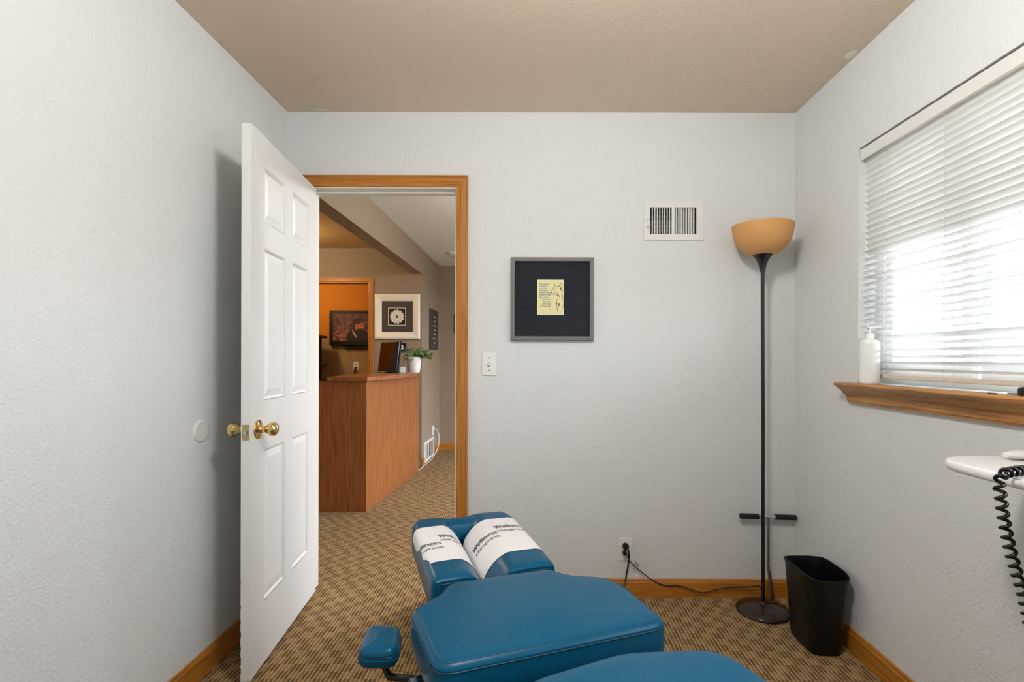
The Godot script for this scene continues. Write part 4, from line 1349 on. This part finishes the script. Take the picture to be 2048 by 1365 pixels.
# ---------------------------------------------------------------- instrument tray by the window wall
func build_tray() -> void:
	var ty := 0.95
	var c := Vector3(1.158, 0, -1.03)
	var tr := thing("instrument_stand", "white rounded tray on a rolling stand beside the window wall", "stand", c)
	var hx := 0.145
	var hz := 0.315
	var o := round_outline([[-hx, -hz, 0.09], [hx, -hz, 0.09], [hx, hz, 0.06], [-hx, hz, 0.12]])
	var rings := []
	for q in [[0.02, -0.024], [0.006, -0.0235], [0.001, -0.019], [0.0, -0.012], [0.001, -0.005], [0.005, -0.0008], [0.010, 0.0], [0.010, 0.0], [0.05, -0.0005]]:
		var r := PackedVector3Array()
		for p in offset_outline(o, -q[0]):
			r.append(Vector3(p.x, ty + q[1], -p.y))
		rings.append(r)
	part("tray", MB.new().loft(rings), M.tray_white, tr)
	part("post", MB.new().tube(PackedVector3Array([Vector3(0.02, 0.06, 0.13), Vector3(0.02, ty - 0.02, 0.13)]), 0.018, 16), M.chrome, tr)
	part("hub", MB.new().lathe([[0.05, 0.045], [0.05, 0.085], [0.03, 0.10]], Vector3(0.02, 0, 0.13), 24), M.tray_white, tr)
	for k in 4:
		var a := TAU * k / 4.0 + 0.785
		var d := Vector3(cos(a), 0, sin(a))
		part("leg", MB.new().tube(PackedVector3Array([Vector3(0.02, 0.065, 0.13) + d * 0.03, Vector3(0.02, 0.05, 0.13) + d * 0.17]), 0.012, 10), M.tray_white, tr)
		part("caster", MB.new().lathe([[0.01, -0.01], [0.022, -0.009], [0.022, 0.009], [0.01, 0.01]], Vector3.ZERO, 16), M.black_plastic, tr, Vector3(0.02, 0.022, 0.13) + d * 0.165, Basis(Vector3(0, 0, 1), PI / 2))
	# handset lying on the tray
	var hs := thing("handset", "white handheld applicator lying on the tray", "handset", Vector3(1.225, ty, -1.285))
	var hr := []
	for i in 15:
		var f := i / 14.0
		var wide := 0.022 * pow(sin(PI * clampf(0.06 + f * 0.88, 0, 1)), 0.5)
		var r := PackedVector3Array()
		for j in 20:
			var a := TAU * j / 20.0
			r.append(Vector3(lerpf(-0.055, 0.05, f), 0.0125 + sin(a) * wide * 0.56, cos(a) * wide))
		hr.append(r)
	part("handset_shell", MB.new().loft(hr), M.handset_white, hs)
	# coiled cord: lies on the tray, falls over its edge and hangs
	var path := [at_pixel(2120, 934, 1.127), at_pixel(2085, 937, 1.111), at_pixel(2050, 939, 1.101), at_pixel(2024, 942, 1.086), at_pixel(2006, 948, 1.075), at_pixel(1999, 966, 1.072), at_pixel(2002, 990, 1.07), at_pixel(2009, 1040, 1.07), at_pixel(2022, 1100, 1.07), at_pixel(2036, 1150, 1.07), at_pixel(2048, 1190, 1.07), at_pixel(2058, 1235, 1.07), at_pixel(2072, 1290, 1.07), at_pixel(2092, 1345, 1.06), at_pixel(2140, 1400, 1.04), at_pixel(2200, 1360, 1.01), at_pixel(2260, 1250, 0.99)]
	var cv := Curve3D.new()
	for i in path.size():
		var tan: Vector3 = (path[mini(i + 1, path.size() - 1)] - path[maxi(i - 1, 0)]) * 0.2
		cv.add_point(path[i], -tan, tan)
	cv.bake_interval = 0.004
	var total := cv.get_baked_length()
	var steps := int(total / 0.0204 * 18.0)
	var pts := PackedVector3Array()
	var prev := Vector3(0, 0, 1)
	for i in steps + 1:
		var s := total * i / steps
		var p := cv.sample_baked(s)
		var d := (cv.sample_baked(minf(s + 0.006, total)) - cv.sample_baked(maxf(s - 0.006, 0.0))).normalized()
		var side := (prev - d * prev.dot(d)).normalized()
		prev = side
		var up := d.cross(side)
		var a := TAU * s / 0.0204
		pts.append(p + (side * cos(a) + up * sin(a)) * 0.0080)
	solo("coiled_cord", MB.new().tube(pts, 0.0039, 8), M.cable_black, "black coiled cord hanging over the edge of the white tray", "cord")

# ---------------------------------------------------------------- on the window stool
func build_sill_things() -> void:
	var b := thing("pump_bottle", "white pump bottle standing on the window stool", "bottle", Vector3(1.285, WIN_LO + 0.0045, -1.985))
	part("bottle_body", MB.new().lathe([[0.030, 0.0], [0.034, 0.003], [0.035, 0.010], [0.035, 0.150], [0.034, 0.160], [0.029, 0.168], [0.016, 0.172], [0.014, 0.173]], Vector3.ZERO, 36), M.bottle_white, b)
	part("collar", MB.new().lathe([[0.0145, 0.171], [0.0145, 0.188], [0.011, 0.192], [0.005, 0.194]], Vector3.ZERO, 24), M.bottle_white, b)
	part("pump_head", MB.new().tube(PackedVector3Array([Vector3(0, 0.19, 0), Vector3(0, 0.212, 0)]), 0.0045, 10).box(Vector3(0, 0.216, 0), Vector3(0.016, 0.010, 0.016), 0.003).box(Vector3(0.02, 0.217, 0.012), Vector3(0.036, 0.007, 0.009), 0.002, Basis(Vector3.UP, -0.5)), M.bottle_white, b)
	# dark round clip-on thing with a strap at the right
	var d := thing("round_gadget", "small dark grey round gadget on the window stool", "gadget", Vector3(1.296, WIN_LO + 0.0045, -1.355))
	part("gadget_body", MB.new().lathe([[0.020, 0.0], [0.0225, 0.003], [0.0225, 0.016], [0.020, 0.021], [0.010, 0.023]], Vector3.ZERO, 28), M.black_rubber, d)
	part("gadget_strap", MB.new().box(Vector3(-0.004, 0.0025, -0.036), Vector3(0.010, 0.003, 0.036), 0.001), M.black_rubber, d)
	solo("brown_tab", MB.new().box(Vector3(1.262, WIN_LO + 0.006, -1.425), Vector3(0.012, 0.003, 0.018), 0.001, Basis(Vector3.UP, 0.3)), M.shelf_dark, "small dark brown tab lying on the window stool", "tab")

# ---------------------------------------------------------------- reception things
func build_reception() -> void:
	# desk
	var fz := -4.01
	var ck := Vector3(-1.313, 0, fz)
	var far := Vector3(-1.228, 0, -5.43)
	var dk := thing("reception_desk", "cherry wood reception desk with raised bowed counter", "desk", Vector3(-1.7, 0, -4.6))
	var off := -Vector3(-1.7, 0, -4.6)
	part("front_panel", MB.new().box(Vector3(-1.6, 0.508, fz - 0.012) + off, Vector3(0.574, 1.016, 0.024), 0.001).box(Vector3(-2.15, 0.508, fz - 0.012) + off, Vector3(0.56, 1.016, 0.024), 0.001), M.cherry, dk)
	var mid := (ck + far) / 2
	var dir := (far - ck)
	var ang := atan2(-dir.z, dir.x)
	part("side_panel", MB.new().box(Vector3(mid.x - 0.0125, 0.508, mid.z) + off, Vector3(dir.length(), 1.016, 0.025), 0.001, Basis(Vector3.UP, ang), 1), M.cherry, dk)
	part("work_surface", MB.new().box(Vector3(-1.93, 0.735, -4.35) + off, Vector3(1.0, 0.03, 0.62), 0.003).box(Vector3(-1.62, 0.735, -5.05) + off, Vector3(0.62, 0.03, 0.78), 0.003), M.cherry, dk)
	part("end_panel", MB.new().box(Vector3(-2.42, 0.36, -4.35) + off, Vector3(0.024, 0.72, 0.62), 0.002), M.cherry, dk)
	# counter slab
	var ol := [[-1.612, -3.992], [-1.318, -3.992]]
	for i in 13:
		var f := i / 12.0
		var p := ck.lerp(far, f)
		ol.append([p.x + 0.012 + 0.062 * sin(PI * f) ** 0.8 + (0.0 if i < 12 else 0.006), p.z + lerpf(0.018, -0.02, f)])
	ol.append([-1.66, -5.45])
	ol.append([-1.64, -4.6])
	var poly := PackedVector2Array()
	for q in ol:
		poly.append(Vector2(q[0], -q[1]))
	var rings := []
	for q in [[0.002, 1.017], [0.0, 1.019], [0.0, 1.019], [0.0, 1.049], [0.002, 1.051]]:
		var r := PackedVector3Array()
		for p in offset_outline(poly, -q[0]):
			r.append(Vector3(p.x, q[1], -p.y) + off)
			r.append(Vector3(p.x, q[1], -p.y) + off)
		rings.append(r)
	part("counter_top", MB.new().loft(rings), M.cherry, dk)
	var top := 1.0515
	# monitor: turned to the clerk behind the desk, its screen towards the door frame
	var mo := thing("desk_monitor", "glossy black monitor turned away on the reception counter", "monitor", Vector3(-1.492, top, -5.18))
	var face := Basis(Vector3.UP, -0.913) * Basis(Vector3.RIGHT, -0.12)
	part("screen_panel", MB.new().box(face * Vector3(0, 0.160, 0), Vector3(0.470, 0.302, 0.012), 0.002, face), M.screen_black, mo)
	part("back_shell", MB.new().box(face * Vector3(0, 0.160, -0.017), Vector3(0.475, 0.308, 0.018), 0.005, face), M.black_plastic, mo)
	part("stand_arm", MB.new().box(face * Vector3(0, 0.07, -0.036), Vector3(0.07, 0.13, 0.016), 0.004, face), M.black_plastic, mo)
	part("stand", MB.new().box(Vector3(0.01, 0.005, -0.012), Vector3(0.20, 0.010, 0.14), 0.003, Basis(Vector3.UP, -0.913)), M.black_plastic, mo)
	# card holder
	var cp := at_pixel(806, 745, 5.08)
	var ch := thing("card_holder", "small white card in a clear stand on the reception counter", "card", Vector3(cp.x, top, -5.08))
	part("card", MB.new().box(Vector3(0, 0.032, 0.0), Vector3(0.052, 0.06, 0.002), 0.0005, Basis(Vector3.RIGHT, -0.35) * Basis(Vector3(0, 0, 1), 0.12)), M.paper_plain, ch)
	part("foot_plate", MB.new().box(Vector3(0.03, 0.004, 0.012), Vector3(0.10, 0.007, 0.05), 0.002), M.letter_pale, ch)
	# plant
	var pp := at_pixel(828, 750, 5.3)
	var po := thing("potted_plant", "small green trailing plant in a white pot on the counter", "plant", Vector3(pp.x, top, -5.3))
	part("pot", MB.new().lathe([[0.054, 0.0], [0.057, 0.003], [0.061, 0.024], [0.0615, 0.026], [0.063, 0.027], [0.075, 0.152], [0.076, 0.158], [0.072, 0.158], [0.069, 0.14], [0.03, 0.138]], Vector3.ZERO, 40), M.pot_white, po)
	part("soil", MB.new().lathe([[0.070, 0.138], [0.06, 0.142], [0.02, 0.144]], Vector3.ZERO, 24), M.soil, po)
	var rng := RandomNumberGenerator.new()
	rng.seed = 31
	for k in 70:
		var a := rng.randf() * TAU
		var out := rng.randf_range(0.02, 0.085)
		var hgt := rng.randf_range(0.165, 0.265) - out * 0.45
		var base := Vector3(cos(a) * out, hgt, sin(a) * out)
		if k >= 50:
			a = rng.randf_range(-0.7, 0.5)
			out = rng.randf_range(0.08, 0.165)
			base = Vector3(cos(a) * out, 0.205 - (out - 0.08) * 0.55 + rng.randf_range(-0.02, 0.025), sin(a) * out)
		var lf := part("leaf", leaf_mesh(rng.randf_range(0.04, 0.07), rng.randf_range(0.013, 0.021)), M.leaf if rng.randf() < 0.65 else M.leaf_pale, po, base, Basis(Vector3.UP, -a + rng.randf_range(-0.6, 0.6)) * Basis(Vector3(0, 0, 1), rng.randf_range(-0.75, 0.55)) * Basis(Vector3.RIGHT, rng.randf_range(-0.5, 0.5)))
		lf.name = "leaf"
		if k % 2 == 0:
			part("stem", MB.new().tube(smooth_path([Vector3(cos(a) * 0.02, 0.14, sin(a) * 0.02), Vector3(base.x * 0.55, base.y + 0.004, base.z * 0.55), base], 4), 0.0014, 5), M.stem, po)
	# small black thermostat on the wall
	var th := thing("wall_thermostat", "small black framed white panel on the wall behind the monitor", "thermostat", Vector3((806 - VPX) * REC / FOCAL, EYE - (696.5 - VPY) * REC / FOCAL, -REC))
	part("case", MB.new().box(Vector3(0, 0, 0.009), Vector3(0.072, 0.098, 0.018), 0.003), M.black_plastic, th)
	part("display_card", MB.new().box(Vector3(-0.012, 0.002, 0.0186), Vector3(0.036, 0.052, 0.0012), 0.0), M.paper_plain, th)
	# daisy picture
	var fx := (795 - VPX) * REC / FOCAL
	var fy := EYE - (634.5 - VPY) * REC / FOCAL
	var S := 0.498
	var fr := thing("daisy_picture", "cream framed picture of a white daisy above the counter", "picture", Vector3(fx, fy, -REC))
	var pr := [[0.0, 0.0], [0.0, 0.020], [0.006, 0.028], [0.020, 0.031], [0.040, 0.027], [0.062, 0.020], [0.074, 0.016], [0.078, 0.012], [0.078, 0.0]]
	for q in [[Vector3(-1, -1, 0), Vector3(1, -1, 0), Vector3.UP], [Vector3(1, -1, 0), Vector3(1, 1, 0), Vector3.LEFT], [Vector3(1, 1, 0), Vector3(-1, 1, 0), Vector3.DOWN], [Vector3(-1, 1, 0), Vector3(-1, -1, 0), Vector3.RIGHT]]:
		part("frame_bar", MB.new().bar(pr, q[0] * S / 2, q[1] * S / 2, q[2], Vector3(0, 0, 1), 1.0, -1.0), M.white_frame, fr)
	part("mat_board", MB.new().box(Vector3(0, 0, 0.006), Vector3(S - 0.15, S - 0.15, 0.006), 0.0), M.mat_board, fr)
	part("inner_border", MB.new().box(Vector3(-0.004, 0, 0.0095), Vector3(0.196, 0.196, 0.001), 0.0), M.white_frame, fr)
	var dc := Canvas.new(256, 256, rgb(38, 34, 32))
	for y in 256:
		for x in 256:
			var d := Vector2(x - 128, y - 128)
			var rr := d.length() / 112.0
			var a := d.angle()
			var lim := 0.78 + 0.2 * absf(cos(a * 6.5 + 0.4)) ** 0.5
			if rr < lim:
				var g := 0.92 - 0.28 * absf(sin(a * 6.5 + 0.4)) ** 14 - 0.04 * sin(a * 39.0)
				if rr < 0.20:
					g = 0.34 + 0.25 * absf(sin(a * 20.0)) * rr * 3.0
				if rr < 0.10:
					g = 0.2
				dc.dot(x, y, Color(g, g * 0.985, g * 0.95))
	var dm := mat("daisy_print", Color.WHITE, 0.4)
	dm.albedo_texture = dc.texture()
	dm.texture_repeat = false
	part("daisy_print", print_quad(0.182, 0.182), dm, fr, Vector3(-0.004, 0, 0.0106))
	# television in the inner room
	var tz := INNER - 0.003
	var tx0 := (662 - VPX) * tz / FOCAL
	var th2 := 69.0 * tz / FOCAL
	var tw := th2 * 1.62
	var tv := thing("television", "black wall television showing a painted bearded man in the orange room", "television", Vector3(tx0 + tw / 2, EYE - (657.5 - VPY) * tz / FOCAL, -tz))
	part("case", MB.new().box(Vector3(0, 0, 0.035), Vector3(tw, th2, 0.06), 0.004), M.black_plastic, tv)
	var pc := painted_man()
	var pm := mat("television_screen", Color.WHITE, 0.3)
	pm.albedo_texture = pc.texture()
	pm.texture_repeat = false
	part("screen", print_quad(tw - 0.105, th2 - 0.105), pm, tv, Vector3(0, 0.004, 0.0656))
	part("bracket", MB.new().box(Vector3(-0.03, -th2 / 2 - 0.026, 0.02), Vector3(0.33, 0.056, 0.035), 0.003), M.black_plastic, tv)
	for x in [-0.165, 0.105]:
		part("screw", MB.new().lathe([[0.006, 0.0], [0.005, 0.002]], Vector3.ZERO, 10), M.screw, tv, Vector3(x, -th2 / 2 - 0.03, 0.0375), Basis(Vector3.RIGHT, PI / 2))
	var ou := thing("wall_outlet", "white wall outlet below the television", "outlet", Vector3((712 - VPX) * tz / FOCAL, EYE - (733 - VPY) * tz / FOCAL, -tz))
	part("plate", MB.new().box(Vector3(0, 0, 0.003), Vector3(0.074, 0.118, 0.006), 0.002), M.white_plastic, ou)
	part("socket", MB.new().box(Vector3(0, 0.022, 0.0065), Vector3(0.03, 0.028, 0.002), 0.001), M.letter_pale, ou)
	var tcab := thing("television_cable", "black plug and cable hanging from the outlet below the television", "cable", ou.position)
	part("plug", MB.new().box(Vector3(0, -0.024, 0.02), Vector3(0.03, 0.026, 0.026), 0.006), M.black_plastic, tcab)
	for x in [-0.012, 0.006]:
		part("cable", MB.new().tube(smooth_path([Vector3(x * 0.4, -0.026, 0.034), Vector3(x, -0.06, 0.036), Vector3(x - 0.006, -0.14, 0.022), Vector3(x - 0.006, -0.50, 0.015)], 6), 0.0045, 7), M.cable_black, tcab)
	# dark shelves at the left of the inner doorway
	var sz := 6.95
	var sx := (646 - VPX) * sz / FOCAL
	var sh := thing("shelf_unit", "dark wooden shelf unit beside the television", "shelf", Vector3(sx - 0.25, 0, -sz))
	part("side_board", MB.new().box(Vector3(-0.24, 0.76, 0), Vector3(0.02, 1.52, 0.3), 0.002), M.shelf_dark, sh)
	part("back_board", MB.new().box(Vector3(-0.03, 0.76, -0.145), Vector3(0.40, 1.5, 0.01), 0.0), M.shelf_dark, sh)
	for yy in [0.05, 0.62, 1.10, 1.48]:
		part("shelf_board", MB.new().box(Vector3(0, yy, 0), Vector3(0.5, 0.03, 0.3), 0.003), M.shelf_dark, sh)
	var sp := thing("shelf_speaker", "slim black speaker standing on the dark shelf", "speaker", Vector3(sx - 0.115, 1.1155, -sz + 0.03))
	part("cabinet", MB.new().box(Vector3(0, 0.15, 0), Vector3(0.14, 0.30, 0.16), 0.006), M.black_plastic, sp)
	part("grille", MB.new().box(Vector3(0, 0.16, 0.082), Vector3(0.12, 0.25, 0.006), 0.002), M.felt, sp)
	var bk := thing("storage_box", "low dark box on the lower shelf", "box", Vector3(sx - 0.08, 0.6355, -sz))
	part("box_body", MB.new().box(Vector3(0, 0.12, 0), Vector3(0.30, 0.24, 0.24), 0.006), M.shelf_dark, bk)
	part("box_lid", MB.new().box(Vector3(0, 0.25, 0), Vector3(0.31, 0.02, 0.25), 0.004), M.black_plastic, bk)
	# hall sign: seven lines of pale script on a dark board
	var za := 1.255 * FOCAL / (VPX - 858.0)
	var zb := 1.255 * FOCAL / (VPX - 873.0)
	var sg := thing("hall_sign", "dark square sign with pale script lines on the hall wall", "sign", Vector3(HALL_X, EYE - (659 - VPY) * za / FOCAL, -(za + zb) / 2), Basis(Vector3.UP, PI / 2))
	var sw := zb - za
	part("board", MB.new().box(Vector3(0, 0, 0.010), Vector3(sw, 0.49, 0.02), 0.003), M.sign_board, sg)
	part("edge_strip", MB.new().box(Vector3(sw / 2 - 0.012, 0, 0.0215), Vector3(0.02, 0.48, 0.003), 0.001), M.mat_board, sg)
	for k in 7:
		var path := PackedVector3Array()
		var half: float = [0.05, 0.07, 0.11, 0.10, 0.09, 0.12, 0.04][k]
		for i in 25:
			var f := i / 24.0
			path.append(Vector3(lerpf(-half, half, f), 0.155 - k * 0.052 + 0.012 * sin(f * 23.0 + k * 1.7) * (0.6 + 0.4 * sin(f * 9.0 + k)), 0.0215))
		part("script_line", MB.new().tube(path, 0.0035, 5, true, 0.5), M.letter_pale, sg)
	# frame on the far wall, mostly behind the door casing
	var hf := thing("hall_picture", "dark framed picture on the far hall wall", "picture", Vector3(-0.90, EYE - (648 - VPY) * HALL_FAR / FOCAL, -HALL_FAR))
	part("frame", MB.new().box(Vector3(0, 0, 0.010), Vector3(0.32, 0.24, 0.02), 0.004), M.shelf_dark, hf)
	part("picture_face", MB.new().box(Vector3(0, 0, 0.0205), Vector3(0.26, 0.18, 0.002), 0.0), M.mat_board, hf)
	# return-air grille low on the hall wall
	var ga := 1.255 * FOCAL / (VPX - 848.0)
	var gb := 1.255 * FOCAL / (VPX - 867.0)
	var gr := thing("floor_grille", "white return air grille low on the hall wall", "vent", Vector3(HALL_X + 0.001, 0.125, -(ga + gb) / 2), Basis(Vector3.UP, PI / 2))
	var gw := gb - ga
	part("frame", MB.new().sheet(Vector3(-gw / 2, -0.118, 0.010), Vector3.RIGHT, Vector3.UP, Vector3(0, 0, 1), Vector2(gw, 0.236), 0.010, [Rect2(0.05, 0.03, gw - 0.09, 0.176)]), M.white_metal, gr)
	for k in 4:
		part("fin", MB.new().box(Vector3(-gw / 2 + 0.13 + k * (gw - 0.26) / 3.0, 0, 0.006), Vector3(0.022, 0.178, 0.006), 0.001), M.white_metal, gr)
	# outlet and white cord above the grille
	var hz := 1.255 * FOCAL / (VPX - 865.5)
	var ho := thing("wall_outlet", "white wall outlet above the floor grille in the hall", "outlet", Vector3(HALL_X, 0.315, -hz), Basis(Vector3.UP, PI / 2))
	part("plate", MB.new().box(Vector3(0, 0, 0.003), Vector3(0.072, 0.116, 0.006), 0.002), M.white_plastic, ho)
	part("socket", MB.new().box(Vector3(0, -0.02, 0.0065), Vector3(0.03, 0.028, 0.002), 0.001), M.white_plastic, ho)
	var hc := thing("white_cord", "white power cord looping from the hall outlet to the desk", "cord", Vector3(HALL_X, 0.325, -hz))
	part("plug", MB.new().box(Vector3(0.016, 0.006, 0), Vector3(0.022, 0.026, 0.03), 0.004), M.white_plastic, hc)
	var cps := [Vector3(HALL_X + 0.026, 0.33, -hz), Vector3(HALL_X + 0.052, 0.325, -hz + 0.01), Vector3(HALL_X + 0.082, 0.27, -hz + 0.03), Vector3(HALL_X + 0.085, 0.17, -hz + 0.04), Vector3(HALL_X + 0.062, 0.07, -hz + 0.09), Vector3(HALL_X + 0.035, 0.012, -hz + 0.20), Vector3(HALL_X + 0.03, 0.006, -hz + 0.42), Vector3(HALL_X + 0.022, 0.006, -hz + 0.62), Vector3(HALL_X + 0.01, 0.006, -5.50), Vector3(HALL_X - 0.08, 0.006, -5.48)]
	part("cord", MB.new().tube(smooth_path(cps, 7), 0.0045, 7), M.white_plastic, hc, -Vector3(HALL_X, 0.325, -hz))

func print_quad(w: float, h: float) -> MB:
	var mb := MB.new()
	mb.quad(Vector3(-w / 2, -h / 2, 0), Vector3(w / 2, -h / 2, 0), Vector3(w / 2, h / 2, 0), Vector3(-w / 2, h / 2, 0), Vector3(0, 0, 1), Vector2(0, 1), Vector2(1, 1), Vector2(1, 0), Vector2(0, 0))
	return mb

func leaf_mesh(l: float, w: float) -> MB:
	var mb := MB.new()
	var spine := []
	for i in 6:
		var f := i / 5.0
		spine.append([f * l, w * sin(PI * f ** 0.75) , -0.25 * l * f * f])
	for i in 5:
		for s in [-1.0, 1.0]:
			var a: Array = spine[i]
			var b: Array = spine[i + 1]
			var p0 := Vector3(a[0], a[2], 0)
			var p1 := Vector3(b[0], b[2], 0)
			var q0 := Vector3(a[0], a[2] + absf(a[1]) * 0.35, a[1] * s)
			var q1 := Vector3(b[0], b[2] + absf(b[1]) * 0.35, b[1] * s)
			var nn := Vector3(0.3, 1, -0.35 * s).normalized()
			mb.tri(p0, p1, q1, nn, nn, nn)
			mb.tri(p0, q1, q0, nn, nn, nn)
	return mb

func painted_man() -> Canvas:
	# a loose dusk-coloured painting: trees at the left, a bearded man in a dark coat at the right
	var w := 384
	var h := 220
	var cv := Canvas.new(w, h, rgb(92, 66, 70))
	var nz := FastNoiseLite.new()
	nz.seed = 8
	nz.frequency = 0.02
	nz.fractal_octaves = 4
	for y in h:
		for x in w:
			var n := nz.get_noise_2d(x, y * 1.7)
			var c := rgb(104, 74, 82).lerp(rgb(60, 42, 58), clampf(0.5 + n * 1.6, 0, 1))
			if y > 130:
				c = rgb(142, 100, 92).lerp(rgb(78, 52, 56), clampf(0.5 + n * 2.2, 0, 1))
			cv.dot(x, y, c)
	for q in [[40, 120, 6], [66, 100, 7], [100, 92, 4], [120, 84, 5], [160, 70, 5], [182, 60, 4]]:
		cv.stroke([Vector2(q[0], 150), Vector2(q[0] + 6, q[1]), Vector2(q[0] - 4, q[1] - 45)], [q[2], q[2] * 0.7, 1.5], rgb(128, 92, 88))
		cv.stroke([Vector2(q[0] + 5, q[1]), Vector2(q[0] + 20, q[1] - 30)], [2.5, 1.0], rgb(140, 104, 98))
	cv.disc(Vector2(110, 175), Vector2(90, 24), rgb(158, 114, 102), 0.7, 0.6)
	cv.disc(Vector2(290, 60), Vector2(30, 20), rgb(150, 108, 84), 0.6, 0.6)
	cv.disc(Vector2(196, 196), Vector2(98, 90), rgb(38, 30, 44), 1.0, 0.15)
	cv.disc(Vector2(196, 82), Vector2(48, 54), rgb(48, 34, 34), 1.0, 0.2)
	cv.disc(Vector2(206, 100), Vector2(38, 50), rgb(186, 112, 92), 1.0, 0.2)
	cv.disc(Vector2(190, 60), Vector2(44, 24), rgb(44, 30, 30), 1.0, 0.3)
	cv.disc(Vector2(210, 144), Vector2(36, 34), rgb(46, 32, 36), 1.0, 0.25)
	cv.disc(Vector2(168, 104), Vector2(10, 34), rgb(56, 38, 38), 1.0, 0.4)
	cv.stroke([Vector2(186, 94), Vector2(200, 92)], [3.0, 3.0], rgb(50, 32, 32))
	cv.stroke([Vector2(218, 92), Vector2(234, 94)], [3.0, 3.0], rgb(50, 32, 32))
	cv.stroke([Vector2(210, 96), Vector2(216, 116), Vector2(208, 120)], [2.0, 3.0, 2.0], rgb(150, 86, 72))
	cv.stroke([Vector2(152, 130), Vector2(170, 168), Vector2(186, 190)], [3.0, 7.0, 3.0], rgb(196, 168, 156))
	return cv
